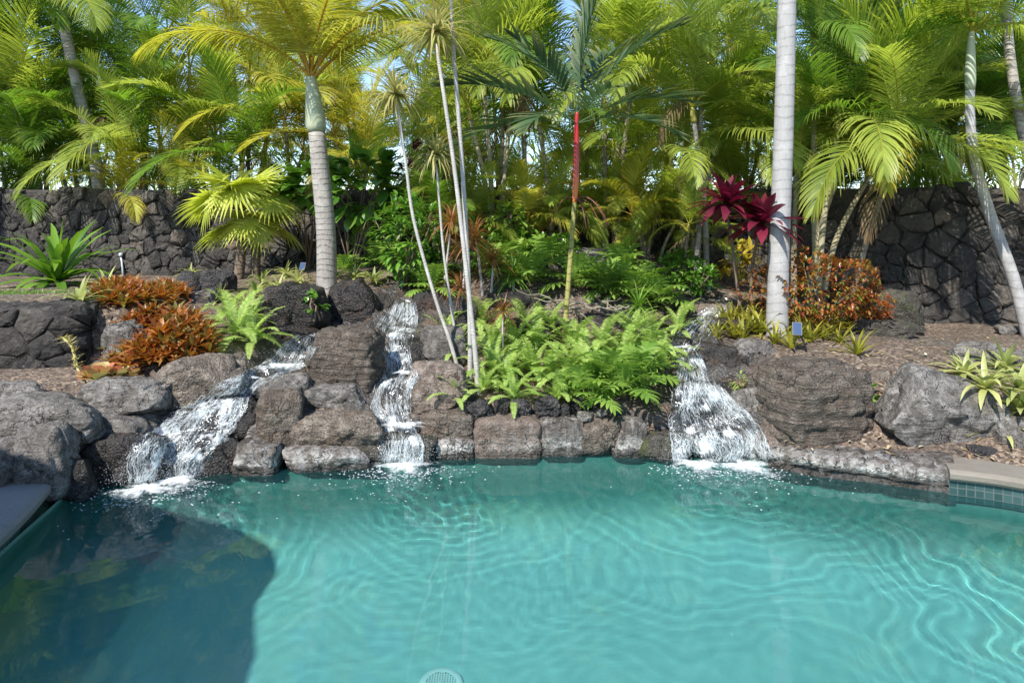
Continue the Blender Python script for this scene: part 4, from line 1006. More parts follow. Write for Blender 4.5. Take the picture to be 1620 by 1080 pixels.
def areca_clump(px, Y, crowns, kind, label, seed, base=None, rb=.038, group=None, nf=9, sc=1.0, trunk=None, name='areca_palm', dry=0):
    """crowns: list of (px, py) of the crown centres of its stems"""
    rs = random.Random(seed); b = base or ground_at(px, Y)
    root = empty(name, b, 0, label, 'palm', group)
    for i, (cx_, cy_) in enumerate(crowns):
        Yc = Y + rs.uniform(-.5, .5); top = P(cx_, cy_, Yc) - b; foot = Vector((rs.uniform(-.25, .25), rs.uniform(-.2, .2), -.1))
        if len(crowns) == 1: foot = Vector((0, 0, -.1))
        mid = foot.lerp(top, .5); mid += Vector(((foot.x - top.x) * .18, 0, 0)); s_ = top - Vector((top.x - mid.x, top.y - mid.y, top.z - mid.z)) * .16
        mb, _ = trunk_into([foot, mid, s_], [rb * 1.25, rb, rb * .8], 8, 5); mb.build('trunk', trunk or (T_CANE if i % 2 else T_DARK), root)
        mb, _ = trunk_into([s_, top.lerp(s_, .4), top], [rb * 1.15, rb * 1.0, rb * .5], 8, 3); mb.build('crownshaft', SHAFTY, root)
        lib = LIB[kind if rs.random() < .75 else rs.choice(('lime', 'gold' if kind != 'green' else 'green'))]
        crown(root, top, lib, nf + rs.randrange(3), seed * 31 + i, sc * rs.uniform(.85, 1.1))
        for q_ in range(dry + (rs.random() < .35)): instance(DRYF[q_ % 2], 'dry_frond', root, top - Vector((0, 0, .15)), (0, 0, rs.uniform(0, 6.28)), sc * .8)
    return root
# ------------------------------------------------------------------ hero palms
def king_palm(label, path, radii, shaft_from, lib, n, seed, sc=1.0, trunk=T_GREY, shaft=SHAFT, name='king_palm', swell=1.25, agemin=0.0, skip=None, agemax=.85):
    pts = [P(*c) for c in path]; b = pts[0].copy(); b.z = gz(b.x, b.y); pts[0].z = b.z - .1
    root = empty(name, b, 0, label, 'palm'); pts = [p - b for p in pts]
    sp = smooth_path([tuple(p) for p in pts], 8); m = len(sp); r = np.interp(np.linspace(0, 1, m), np.linspace(0, 1, len(radii)), radii)
    q_ = max(2, int(m * shaft_from)); mb = MB(); mb.tube([Vector(p) for p in sp[:q_ + 1]], list(r[:q_ + 1]), 18); mb.build('trunk', trunk, root)
    if q_ < m - 1:
        l = m - q_; mb = MB(); mb.tube([Vector(p) for p in sp[q_:]], [r[q_] * float(np.interp(i / (l - 1), [0, .12, .3, .8, 1], [1.02, swell, swell * .95, .72, .62])) for i in range(l)], 16); mb.build('crownshaft', shaft, root)
    crown(root, Vector(sp[-1]) - Vector((0, 0, .05)), lib, n, seed, sc, agemin=agemin, skip=skip, agemax=agemax)
    return root, Vector(sp[-1])
kp_, top_ = king_palm('king palm with thick ringed trunk, swollen pale crownshaft and golden arching fronds', [(517,440,8.6),(516,370,8.6),(508,280,8.6),(500,200,8.6),(492,122,8.6)], [.13,.12,.113,.10,.085], .72, KING, 3, 8)
for az, ag, sc_ in ((172, 1, 1.0), (150, 0, .95), (20, 1, .95), (-12, 0, .9), (95, 0, .9), (250, 1, .7), (60, 1, .9), (200, 2, .8), (-35, 2, .8), (120, 0, 1.0), (300, 1, .75)):
    instance(KING[ag][0], 'frond', kp_, top_, (0, 0, rad(az)), sc_)
king_palm('tall smooth pale grey palm trunk right of the maroon ti plant, crown out of view', [(1229,528,7.3),(1232,420,7.3),(1240,200,7.3),(1245,0,7.3),(1247,-160,7.3),(1249,-420,7.3)], [.125,.106,.100,.095,.088,.08], .88, KINGG, 6, 5, trunk=T_PALE)
king_palm('pale palm with curving trunk leaning over the right end of the wall', [(1630,515,8.0),(1603,440,8.0),(1560,320,8.0),(1537,220,8.0),(1535,120,8.0),(1537,45,8.0)], [.075,.066,.060,.054,.046,.042], .75, KINGG, 11, 21, .78, trunk=T_PALE)
king_palm('palm whose pale trunk enters the picture only at the top right corner', [(1700,480,8.6),(1650,330,8.6),(1618,210,8.6),(1598,92,8.6),(1592,0,8.6),(1590,-70,8.6)], [.07,.064,.062,.058,.055,.05], .72, KINGG, 9, 23, .8, trunk=T_GREY)
king_palm('slender palm with thin leaning grey trunk behind the left part of the wall', [(160,330,12.2),(155,285,12.2),(138,205,12.2),(112,90,12.2),(100,35,12.2),(96,8,12.2)], [.12,.105,.095,.09,.085,.08], .82, KINGG, 11, 31, .95)
king_palm('short palm with pale ringed trunk behind the far left wall', [(60,330,12.3),(54,285,12.3),(40,225,12.3),(30,180,12.3),(26,160,12.3)], [.09,.08,.075,.07,.065], .8, LIB['lime'], 11, 33, 1.1)
# leaning areca stems before the right wall
areca_clump(1300, 8.9, [(1328,190),(1352,215),(1290,60)], 'green', 'leaning areca palm with bare canes before the right wall, behind the croton bush', 41, nf=9, sc=.95, trunk=T_CANE)
areca_clump(1280, 9.2, [(1262,250),(1385,260)], 'lime', 'areca palm with yellow hanging fronds in front of the right lava wall', 42, nf=9, sc=.85)
ac_ = areca_clump(1340, 9.0, [(1420,240)], 'lime', 'single leaning areca cane with arching lime fronds over the right wall', 43, nf=9, sc=1.0)
tp_ = P(1415, 238, 8.9) - ac_.location
for az, ag, kd, s_ in ((-125, 3, 'gold', .85), (-75, 3, 'lime', .9), (-35, 3, 'lime', 1.05), (-150, 2, 'green', 1.0), (-15, 2, 'lime', 1.1)):
    instance(LIB[kd][ag][0], 'frond', ac_, tp_, (0, 0, rad(az)), s_)
areca_clump(1105, 9.6, [(1110,120),(1095,170),(1130,230)], 'lime', 'areca palm with ringed grey canes just left of the maroon ti plant', 44, nf=8, sc=.9, trunk=T_GREY)
areca_clump(1080, 10.0, [(1060,250),(1085,215)], 'lime', 'low bushy areca palm with drooping lime fronds left of the path', 45, nf=9, sc=.85)
areca_clump(1020, 10.0, [(1010,285)], 'gold', 'short areca palm with one yellowing hanging frond right of the red palm', 46, nf=8, sc=.75)
areca_clump(785, 9.9, [(765,130),(795,100),(740,170),(812,150)], 'lime', 'areca palm with a fan of orange-grey ringed canes behind the slim dracaenas', 47, nf=8, trunk=T_CANE)
areca_clump(850, 10.3, [(828,100),(850,180)], 'green', 'areca palm with dark upright canes left of the red-shafted palm', 48, nf=8)
areca_clump(960, 10.4, [(955,150),(985,80),(1000,130)], 'lime', 'areca palm with dark canes right of the red-shafted palm', 49, nf=8)
# ------------------------------------------------------------------ the thicket beyond the wall
TH = [(-60,12.8,[(-70,60),(-20,120),(-40,190)],'green','dark green areca clump behind the wall at the left picture edge'),
 (70,13.2,[(60,70),(20,20),(95,140)],'green','dark green areca clump behind the wall over the strap-leaved plant'),
 (150,14.5,[(150,30),(190,110),(120,180)],'lime','lime areca clump behind the leaning grey trunk'),
 (215,12.9,[(205,150),(240,90),(180,220)],'green','green areca clump behind the wall, right of the leaning grey trunk'),
 (290,13.4,[(300,110),(265,50),(330,180)],'gold','golden areca clump behind the wall, left of the fan palm'),
 (345,12.8,[(340,215),(310,245)],'lime','low lime areca clump peeping over the wall left of the fan palm'),
 (400,13.6,[(395,140),(430,85),(365,60)],'gold','golden areca clump behind the fan palm'),
 (455,12.7,[(450,190),(480,240)],'gold','golden areca clump left of the thick ringed trunk'),
 (560,13.0,[(545,170),(528,215)],'gold','golden areca clump right of the thick ringed trunk'),
 (575,14.2,[(545,80)],'gold','tall golden areca clump between the king palm and the slim dracaenas'),
 (650,12.8,[(680,200)],'gold','yellow areca clump behind the leftmost slim dracaena'),
 (700,13.6,[(690,80),(720,130),(740,30)],'green','green areca clump behind the heads of the slim dracaenas'),
 (790,14.0,[(775,70)],'green','tall dark areca clump rising at the top centre'),
 (890,14.6,[(915,240),(855,250)],'lime','low lime areca clump behind the wall at the red crownshaft'),
 (1010,13.2,[(1010,70),(1040,120)],'lime','tall bright areca clump top right of the red-shafted palm'),
 (1060,12.6,[(1055,160),(1085,90)],'lime','bright areca clump behind the low bushy areca'),
 (1140,12.4,[(1150,50),(1180,120)],'lime','tall lime areca clump left of the pale trunk'),
 (1185,12.0,[(1185,190),(1200,240)],'green','green areca clump behind the maroon ti plant'),
 (1290,12.2,[(1290,40),(1310,120)],'green','tall green areca clump right of the pale trunk'),
 (1370,11.8,[(1370,120),(1400,70)],'green','dark green areca clump above the yellow hanging fronds'),
 (1450,11.6,[(1450,130),(1480,60),(1430,190)],'green','green areca clump behind the wall left of the curving trunk'),
 (1520,12.4,[(1500,50),(1470,110)],'lime','tall lime areca clump at the top above the right wall'),
 (1590,11.4,[(1580,170),(1610,110)],'green','green areca clump behind the wall at the right picture edge'),
 (10,12.7,[(0,235),(40,260)],'green','low dark areca clump just over the wall at the far left'),
 (120,12.7,[(115,250),(95,265)],'green','low green areca clump over the wall above the strap-leaved plant'),
 (190,12.0,[(190,255),(225,265)],'green','low areca clump with one orange hanging frond over the left wall'),
 (265,12.2,[(255,225),(285,265)],'lime','low lime areca clump over the wall between strap-leaved plant and fan palm'),
 (375,12.3,[(385,255),(420,225)],'green','low green areca clump right above the fan palm leaves'),
 (590,12.2,[(575,255),(600,270)],'gold','low golden areca clump above the broad-leaved shrub'),
 (720,12.3,[(710,235),(740,265)],'lime','low areca clump between the stems of the slim dracaenas'),
 (940,12.6,[(930,240),(975,255)],'lime','low areca clump over the wall right of the red crownshaft'),
 (1150,12.2,[(1140,255),(1165,235)],'lime','low lime areca clump right above the maroon ti plant'),
 (1290,11.6,[(1275,190),(1305,230)],'lime','low lime areca clump over the wall right of the pale trunk'),
 (1400,11.2,[(1390,215),(1430,250)],'green','low green areca clump over the wall behind the yellow hanging fronds'),
 (1490,11.2,[(1480,235),(1510,200)],'green','low green areca clump over the wall left of the curving trunk'),
 (1600,10.8,[(1590,240),(1570,215)],'green','low green areca clump over the wall at the right picture edge'),
 (1660,12.4,[(1650,60),(1670,190)],'lime','lime areca clump beyond the right end of the wall')]
for i, (px, Y, cr, kd, lb) in enumerate(TH):
    areca_clump(px, Y, cr, kd, lb, 60 + i, group='areca palms beyond the wall', nf=6, sc=1.05, dry=1 if px > 1400 else 0)
FAR = [(-10,17,[(-20,190),(30,240),(70,215)],'green'),(130,18,[(110,200),(170,240)],'lime'),(260,17.5,[(250,200),(300,245)],'lime'),(360,18,[(350,180),(420,230)],'gold'),
 (500,17,[(470,170),(540,240)],'gold'),(640,18,[(575,240),(690,240)],'lime'),(770,18,[(760,240),(820,200)],'lime'),(1030,18,[(1000,230),(1050,250)],'lime'),
 (1130,17,[(1110,190),(1160,240)],'lime'),(1260,17,[(1250,190),(1300,240)],'lime'),(1380,17,[(1370,180),(1420,230)],'lime'),(1500,17,[(1490,220),(1540,170)],'gold'),(1620,17,[(1600,230),(1650,180)],'lime')]
FARW = ['beyond the far left wall','over the leaning grey trunk','left of the golden arching fronds','over the fan palm','around the king palm crown','right of the king palm','behind the slim dracaenas','right of the red-shafted palm','above the maroon ti plant','right of the pale trunk','above the yellow hanging fronds','by the curving trunk','at the right picture edge']
for i, (px, Y, cr, kd) in enumerate(FAR):
    areca_clump(px, Y, cr, kd, 'hazier palm farthest back in the thicket, ' + FARW[i], 120 + i, group='palms farthest back', nf=7, sc=1.15, name='palm_tree', base=Vector((X_at(px, Y), Y, 1.0)))

# far-off wood that closes the view just over the wall
mb = MB(); rs = random.Random(77)
for i in range(16000):
    x = rs.uniform(-24, 24); Y = rs.uniform(19, 23); topz = 4.9 - 1.8 * math.exp(-((x + 3.6) / 1.1)**2) - 2.2 * math.exp(-((x - 1.6) / 1.0)**2) - 1.2 * math.exp(-((x + 10.5) / 1.2)**2) + .6 * math.sin(x * .9) + .35 * math.sin(x * 2.3 + 1); z = 1.0 + (topz - 1.0) * rs.random() ** .7
    blade(mb, (x, Y, z), Vector((rs.uniform(-1, 1), rs.uniform(-1, .3), rs.uniform(-.2, 1))), rs.uniform(.35, .8), rs.uniform(.03, .09), .8, 4, None, rs.random(), .3)
tag(mb.build('treeline', F_LIME), 'mass of yellow-green foliage closing the view behind the palm thicket', 'treeline', kind='stuff')

rs = random.Random(9)
for i in range(22):
    px = -30 + i * 76 + rs.uniform(-20, 20); Y = (12.0 if px < 900 else 11.6 - (px - 900) * .001) + rs.uniform(-.1, .4)
    b_ = Vector((X_at(px, Y), Y, gz(X_at(px, Y), Y)))
    areca_clump(px, Y, [(px + rs.uniform(-12, 12), rs.uniform(288, 322))] * 1, rs.choice(('green', 'lime', 'lime', 'gold')), 'low young areca sprouting just behind the back wall, its fronds at the wall top', 300 + i, base=b_, rb=.022, group='young arecas just behind the wall', nf=7, sc=rs.uniform(.5, .7), name='young_areca')
# ------------------------------------------------------------------ fan palms
FANL = [fan_mesh('fan_leaf', L_FAN, Rr=.66, pet=p, elev=e, rot=r, seed=s) for e, r, p, s in ((82, 4, .35, 1), (64, 14, .42, 2), (52, 62, .40, 3), (34, 74, .45, 4), (26, 22, .5, 5), (4, 50, .45, 6))]
def fan_palm(foot, top, label, seed, leaves, sc=1.0):
    b = hit(*foot); root = empty('fan_palm', b, 0, label, 'palm'); t = P(top[0], top[1], b.y) - b
    mb, _ = trunk_into([Vector((0, 0, -.1)), t * .5 + Vector((.02, 0, 0)), t], [.075, .068, .06], 10); mb.build('trunk', T_BROWN, root)
    for v, az, roll in leaves:
        instance(FANL[v], 'fan_leaf', root, t, (rad(roll), 0, rad(az)), sc * rnd.uniform(.9, 1.08))
fan_palm((377,441), (383,322), 'yellow-green fan palm, the taller one, with leaves spread before the dark wall', 1, [(0,30,20),(0,200,-10),(1,175,30),(1,100,0),(1,5,-25),(2,-80,10),(4,195,35),(4,160,-15),(4,-15,20),(3,-140,20),(1,-60,15),(1,-120,-10)], .98)
fan_palm((403,437), (402,368), 'second yellow fan palm with thick brown stem, lower and right of its twin', 4, [(0,60,0),(1,10,-20),(1,150,20),(3,-60,-10),(4,200,25),(4,-5,-25),(2,-100,5),(1,-90,0)], .78)

# ------------------------------------------------------------------ slim dracaenas
def drac_head(seed, L=.46, mat=L_DRAC, n=110, nm='leaf_rosette', w=.028, el=(88, -35)):
    mb = MB(); rosette_into(mb, (0, 0, 0), n, L, w, el, .62, (.8, 1, .85, .6, .3, .03), .5, seed, .2, nseg=6); return mesh_only(mb, nm, mat)
DH = [drac_head(s) for s in (1, 2)]; DR = [drac_head(s, .36, L_DRACR, 60, w=.016, el=(80, -25)) for s in (3, 4)]
def dracaena(label, foot, path, heads, r=.022, lib=DH, sc=1.0, stem=T_SLIM, nm='dracaena', Yt=0):
    b = hit(*foot); root = empty(nm, b, 0, label, 'dracaena'); pts = [Vector((0, 0, -.12))] + [P(x, y, b.y + Yt * (i + 1) / len(path)) - b for i, (x, y) in enumerate(path)]
    mb, sp = trunk_into(pts, [r * 1.25, r, r * .9, r * .75], 9, 8); mb.build('stem', stem, root)
    rs = random.Random(int(foot[0]))
    for (x, y, s_) in heads:
        instance(lib[rs.randrange(2)], 'leaf_rosette', root, P(x, y, b.y + Yt) - b, (rs.uniform(-.15, .15), rs.uniform(-.15, .15), rs.uniform(0, 6)), s_ * sc)
    return root
dracaena('slim dracaena whose pale stem bows left, with the upper straw-green leaf head', (757,618), [(752,560),(738,430),(718,260),(690,70)], [(689,50,1.1)])
dracaena('straightest slim dracaena stem, running up out of the picture', (742,604), [(744,560),(741,440),(731,260),(716,60),(712,-30)], [(711,-45,1.1)])
dracaena('slim dracaena at the left with a straw-green leaf head below the other heads', (732,592), [(712,540),(688,470),(655,350),(642,260),(628,165)], [(625,150,.95)], r=.017)
dracaena('shortest slim dracaena, its yellow-green head low between the pale stems', (727,560), [(716,500),(702,400),(696,330),(690,258)], [(690,245,.85)], r=.014)
dracaena('red-bronze spiky dracaena with two heads beside the slim pale stems', (728,520), [(732,480),(735,400)], [(738,385,1.1),(728,455,.95)], r=.014, lib=DR)
dracaena('small red-orange spiky dracaena on a bent stem above the ferns', (800,585), [(796,560),(795,500)], [(795,492,.85)], r=.010, lib=DR)
dracaena('large red-bronze spiky dracaena behind the pale stems', (765,470), [(760,430),(752,380)], [(750,375,1.35)], r=.016, lib=DR)
dracaena('green spiky dracaena among lobed leaves left of the red palm', (812,470), [(812,455),(812,440)], [(812,437,1.1)], r=.02, lib=[drac_head(7, .5, L_STRAP, 60, w=.018), drac_head(8, .5, L_STRAP, 60, w=.018)])
dracaena('green spiky dracaena among lobed leaves right of the red palm', (1010,515), [(1010,500),(1010,486)], [(1010,484,1.05)], r=.02, lib=[drac_head(9, .45, L_STRAP, 55, w=.018), drac_head(10, .45, L_STRAP, 55, w=.018)])

# ------------------------------------------------------------------ red sealing-wax palm
b = hit(891,545); wr = empty('sealing_wax_palm', b, 0, 'palm with bright red crownshaft on a thin banded stem in the middle of the garden', 'palm')
pw = [P(x, y, b.y) - b for x, y in ((891,548),(896,490),(903,400),(909,318))]
mb, sp = trunk_into([pw[0] - Vector((0, 0, .1))] + pw[1:], [.030, .026, .025, .024], 10, 10); mb.build('trunk', T_WAX, wr)
pc = [P(x, y, b.y) - b for x, y in ((909,320),(911,285),(912,240),(912,200),(913,178))]
mb, sp = trunk_into(pc, [.026, .036, .032, .023, .017], 12, 6); mb.build('crownshaft', SHAFTR, wr)
top = pc[-1]
for az, ag, s_ in ((20,2,1.15),(200,2,1.2),(170,3,1.15),(330,3,.9),(240,3,.9),(100,1,1.0),(60,1,1.15),(150,1,1.2),(290,2,.8),(0,1,1.15),(12,0,(1.3,.55,1.35)),(35,0,(1.1,.7,1.1)),(215,1,.9)):
    instance(WAXF[ag][ag % 2], 'frond', wr, top - Vector((0, 0, .12 if ag > 1 else .02)), (0, 0, rad(az)), s_)
mb = MB(); rs = random.Random(4)
for i in range(9):
    a = rs.uniform(0, 6.28); p0 = pw[-1] + Vector((0, 0, rs.uniform(-.02, .02))); l = rs.uniform(.25, .4)
    mb.tube([p0 + Vector((math.cos(a) * l * t, math.sin(a) * l * t, .10 * math.sin(t * 2.2) - .35 * t * t)) for t in np.linspace(0, 1, 7)], [.006 - .0006 * j for j in range(7)], 5)
k = NT('reddish_stalk'); STALK = k.done(k.pbsdf((.16, .05, .04), .7)); mb.build('fruit_stalk', STALK, wr)

# ------------------------------------------------------------------ ti plant, crotons, shrubs
def ti_head(seed, n=46, L=.44, w=.11):
    mb = MB(); rosette_into(mb, (0, 0, 0), n, L, w, (85, -18), .35, (.35, .75, 1, .95, .6, .03), .5, seed, .22, nseg=6); return mesh_only(mb, 'leaf_rosette', L_TI)
b = hit(1182,512); tr = empty('ti_plant', b, 0, 'maroon ti plant with two big leaf rosettes on thin stems, beside the pale trunk', 'ti plant')
for (x, y, s_, fx, sd_) in ((1148,320,1.0,-.05,1), (1204,352,1.1,.06,2)):
    t = P(x, y, b.y - .35) - b; mb, _ = trunk_into([Vector((fx, 0, -.1)), Vector((fx + (t.x-fx)*.3, 0, t.z*.5)), t], [.022, .018, .016], 8); mb.build('stem', TWIG, tr)
    instance(ti_head(sd_), 'leaf_rosette', tr, t - Vector((0, 0, .02)), (.2, .05, sd_), s_)
def bush(name, label, cat, c, rx, ry, rz, mat, n, L, w, seed, foot, prof=(.3, .85, 1, .7, .05), nst=9, droop=.5, fill=.55, group=None, stem=TWIG, clus=1, tipr=.5, flat=0.0):
    """leafy shrub: leaves in an uneven shell of clusters around c, on forking stems"""
    rs = random.Random(seed); b = Vector(foot); root = empty(name, b, 0, label, cat, group); mb = MB(); st = MB(); c = Vector(c) - b
    ends = []
    for i in range(max(nst, n // max(1, clus))):
        while True:
            v = Vector((rs.uniform(-1, 1), rs.uniform(-1, 1), rs.uniform(-1, 1)))
            if v.length < 1: break
        r = v.length ** fill; lump = 1 + .22 * math.sin(v.x * 5 + seed) * math.cos(v.z * 4 + v.y * 3 + seed)
        v = v.normalized() * r * lump; ends.append(c + Vector((v.x * rx, v.y * ry, v.z * rz)))
    for i in range(nst):
        e = ends[i]; m_ = e * .45 + Vector((rs.uniform(-.05, .05), rs.uniform(-.05, .05), .03)); st.tube([Vector((rs.uniform(-.04,.04), rs.uniform(-.04,.04), -.05)), m_, e], [.014, .010, .004], 5)
    for e in ends:
        o_ = (e - c); o_ = Vector((o_.x / rx, o_.y / ry, o_.z / rz)); out = o_.normalized() if o_.length > .01 else ZUP
        for q_ in range(clus):
            d = out * .8 + Vector((rs.uniform(-1, 1), rs.uniform(-1, 1), rs.uniform(-.3, .9)))
            blade(mb, e + Vector((rs.uniform(-.02,.02), rs.uniform(-.02,.02), rs.uniform(-.02,.02))), d, L * rs.uniform(.6, 1.15), w * rs.uniform(.7, 1.15), droop, 4, prof, rs.random(), (-rs.uniform(.5, 1) if rs.random() < flat else tipr * rs.random() ** 2 * 2), fold=.25)
    st.build('stems', stem, root); mb.build('foliage', mat, root); return root
def at(px, py, Y): return P(px, py, Y)
f_ = hit(1300,520); bush('croton_bush', 'orange-red croton bush at the foot of the pale trunk', 'croton', at(1290,455,f_.y-.25), .74, .5, .38, L_CROT, 2800, .072, .026, 3, f_, clus=4, tipr=1.0, flat=.32)
bush('croton_bush', 'low dark red lobe of croton at the right of the orange-red croton bush', 'croton', at(1370,490,f_.y+.1), .26, .3, .17, L_CROT, 700, .07, .025, 5, hit(1372,515), clus=4)
f_ = hit(1160,455); bush('croton_bush', 'yellow croton with broad golden leaves under the maroon ti plant', 'croton', at(1162,412,f_.y), .26, .25, .20, L_CROTY, 90, .20, .085, 6, f_, clus=3)
f_ = hit(555,430); bush('noni_shrub', 'broad-leaved glossy green shrub behind the thick ringed trunk', 'shrub', at(575,295,f_.y), .50, .45, .42, L_SHRUB, 190, .34, .18, 7, f_, nst=12, clus=5, prof=(.2, .8, 1, .85, .05))
f_ = hit(490,425); bush('noni_shrub', 'broad-leaved green shrub left of the thick ringed trunk', 'shrub', at(492,292,f_.y-.2), .40, .4, .26, L_SHRUB, 80, .36, .19, 8, f_, nst=8, clus=4, prof=(.2, .8, 1, .85, .05))
f_ = hit(640,455); bush('leafy_shrub', 'bushy bright green small-leaved shrub left of the slim dracaena stems', 'shrub', at(652,375,f_.y), .42, .4, .48, L_SHRUB, 900, .13, .055, 9, f_, nst=14, clus=4)
bush('leafy_shrub', 'dark red-leaved shrub behind the slim dracaena stems', 'shrub', at(690,275,9.8), .5, .3, .35, L_TI, 140, .22, .07, 10, (X_at(690,9.8), 9.8, gz(X_at(690,9.8), 9.8)), nst=10, clus=4)
for px, py, rx, rz, lb, sd_ in ((580,395,.25,.25,'dark green shrub at the foot of the broad-leaved shrub',11),(1080,425,.30,.20,'green leafy shrub below the drooping lime areca',12),(1105,440,.22,.16,'dark green leafy shrub before the areca canes, beside the shaded path',13),
      (700,420,.25,.28,'dark leafy shrub behind the slim pale stems',14),(770,400,.3,.2,'dark green bush behind the spiky green dracaena',15),(860,390,.5,.16,'low dark hedge-like shrub before the wall left of the red palm',16)):
    f_ = hit(px, py + 25); bush('leafy_shrub', lb, 'shrub', at(px, py, f_.y), rx, .25, rz, L_SHRUB, 300, .11, .05, sd_, f_, clus=4)
f_ = hit(500,500); bush('leafy_shrub', 'small bright sapling growing from the big craggy boulder', 'shrub', at(500,478,7.1), .10, .08, .13, L_SHRUB, 60, .08, .045, 17, at(500,500,7.1), clus=4, nst=4)
bush('leafy_sprout', 'small bright green sprout on the wedge stone between the right boulders', 'sprout', at(1376,622,5.85), .07, .06, .08, L_STRAP, 34, .075, .042, 18, at(1376,640,5.85), clus=4, nst=4)
bush('leafy_sprout', 'tiny green fern-like sprout on the rock beside the right cascade', 'sprout', at(1172,602,6.1), .06, .05, .06, L_FERN, 40, .06, .02, 19, at(1172,612,6.1), clus=4, nst=4)

# ------------------------------------------------------------------ rosettes: strap-leaved plant, bromeliads
def ros(nm, mat, n, L, w, el, droop, prof, tips, seed, fold=.25, tr=(.2,.9), flat=0.0):
    mb = MB(); rosette_into(mb, (0, 0, 0), n, L, w, el, droop, prof, tips, seed, fold, tr, flat=flat); return mesh_only(mb, nm, mat)
STRAP = (.75, .95, 1, .85, .55, .04)
def place(me, name, px, py, label, cat, sc=1.0, group=None, lift=0.0, rz=None, p=None, tilt=.12):
    o = bpy.data.objects.new(name, me); COL.objects.link(o); o.location = p if p is not None else hit(px, py, lift)
    o.rotation_euler = (rnd.uniform(-tilt, tilt), rnd.uniform(-tilt, tilt), rnd.uniform(0, 6.28) if rz is None else rz); o.scale = (sc,) * 3
    return tag(o, label, cat, group)
crin = ros('crinum_lily', L_STRAP, 46, .92, .105, (88, 12), .62, STRAP, .15, 1, .2)
place(crin, 'crinum_lily', 88, 452, 'large green strap-leaved lily on the bank above the low retaining wall', 'lily', 1.25, lift=.05)
VAR = [ros('variegated_bromeliad', L_VARIEG, 22, .40, .055, (75, -5), .6, STRAP, .5, s) for s in (1, 2)]
for px, py, sc_, lb in ((128,484,.95,'cream-striped bromeliad on the wall corner below the strap-leaved lily'),(168,462,.9,'cream-striped bromeliad behind its twin on the wall corner'),
    (405,470,.8,'pale striped bromeliad at the foot of the fan palm stems'),(440,465,.75,'pale striped bromeliad between the fan palm and the small solar lamp'),(470,450,.8,'pale striped bromeliad just left of the small solar lamp'),
    (385,492,.75,'pale striped bromeliad above the bright fern'),(350,478,.7,'pale striped bromeliad beside the orange bromeliads'),(430,485,.7,'pale striped bromeliad on the edge of the big craggy boulder'),
    (1580,690,.95,'variegated bromeliad with dry hanging leaves at the edge of the mulch'),(1615,650,1.1,'big variegated bromeliad at the right picture edge'),(1560,615,.95,'variegated bromeliad on top of the huge sloping boulder'),
    (1590,590,1.0,'variegated bromeliad before the pale grey rounded rock'),(1525,600,.85,'leftmost variegated bromeliad on the sloping boulder'),(1612,615,1.0,'variegated bromeliad behind the big one at the right edge')):
    place(VAR[int(px) % 2], 'variegated_bromeliad', px, py, lb, 'bromeliad', sc_, 'variegated bromeliads', .04, p=(P(px, py, 5.55) if px > 1500 and py > 600 else None))

for px, py, sc_, lb in ((330,455,.8,'pale striped bromeliad by the dark lump of lava rock'),(300,440,.7,'pale striped bromeliad left of the fan palm stems'),(415,452,.8,'pale striped bromeliad behind the right fan palm stem'),(452,440,.75,'pale striped bromeliad close to the thick ringed trunk'),(560,445,.7,'pale striped bromeliad right of the thick ringed trunk'),(590,450,.7,'pale striped bromeliad above the dark overhanging boulder')):
    place(VAR[int(px) % 2], 'variegated_bromeliad', px, py, lb, 'bromeliad', sc_, 'variegated bromeliads', .04)
YB = [ros('narrow_bromeliad', L_BROMY, 16, .36, .034, (85, 25), .35, STRAP, .5, s) for s in (3, 4)]
rs = random.Random(8)
for i in range(15):
    px, py = 1135 + i * 7 + rs.uniform(-5, 5), 532 + rs.uniform(-22, 8)
    place(YB[i % 2], 'narrow_bromeliad', px, py, 'yellow-green narrow bromeliad in the bed left of the pale trunk', 'bromeliad', rs.uniform(.75, 1.1), 'narrow bromeliads left of the pale trunk')
for i in range(13):
    px, py = 1262 + i * 8 + rs.uniform(-5, 5), 540 + rs.uniform(-25, 6)
    place(YB[i % 2], 'narrow_bromeliad', px, py, 'yellow-green narrow bromeliad in the bed under the croton bush', 'bromeliad', rs.uniform(.75, 1.05), 'narrow bromeliads under the croton')
for px, py, lb in ((1356,562,'lone yellow-green bromeliad on the bare mulch right of the solar lamp'),(1252,552,'small green bromeliad beside the solar lamp stake'),(1225,545,'small green bromeliad behind the blue-grey rounded boulder')):
    place(YB[0], 'narrow_bromeliad', px, py, lb, 'bromeliad', .85)
OB = [ros('orange_bromeliad', L_BROM, 26, .19, .040, (80, 5), .35, (.8, 1, 1, .9, .55, .04), .8, s, .3, (0, 1), .3) for s in (5, 6, 7)]
def bed(n, cx_, cy_, rx, ry, lab, grp, sc_, seed):
    rs = random.Random(seed)
    for i in range(n):
        a = i * 2.39996; r = math.sqrt((i + .5) / n); px, py = cx_ + math.cos(a) * r * rx, cy_ + math.sin(a) * r * ry
        g = hit(px, py); u = 1 - r * r
        place(OB[i % 3], 'orange_bromeliad', px, py, lab, 'bromeliad', rs.uniform(.9, 1.2) * sc_, grp, p=g + Vector((0, 0, .02 + .10 * u)))
bed(34, 265, 548, 76, 42, 'orange-bronze bromeliad in the mounded bed above the large brown boulder', 'orange bromeliads in the mounded bed', 1.05, 1)
bed(10, 212, 575, 34, 22, 'orange bromeliad at the lower tip of the mounded bed, beside the succulent', 'orange bromeliads at the lower tip', 1.0, 2)
bed(20, 195, 474, 44, 14, 'red-bronze bromeliad in the bed beside the cream-striped bromeliads', 'red bromeliads on the upper left bank', 1.0, 3)
bed(12, 262, 474, 34, 11, 'red-bronze bromeliad in the bed left of the low grey rock', 'red bromeliads behind the mounded bed', .95, 4)
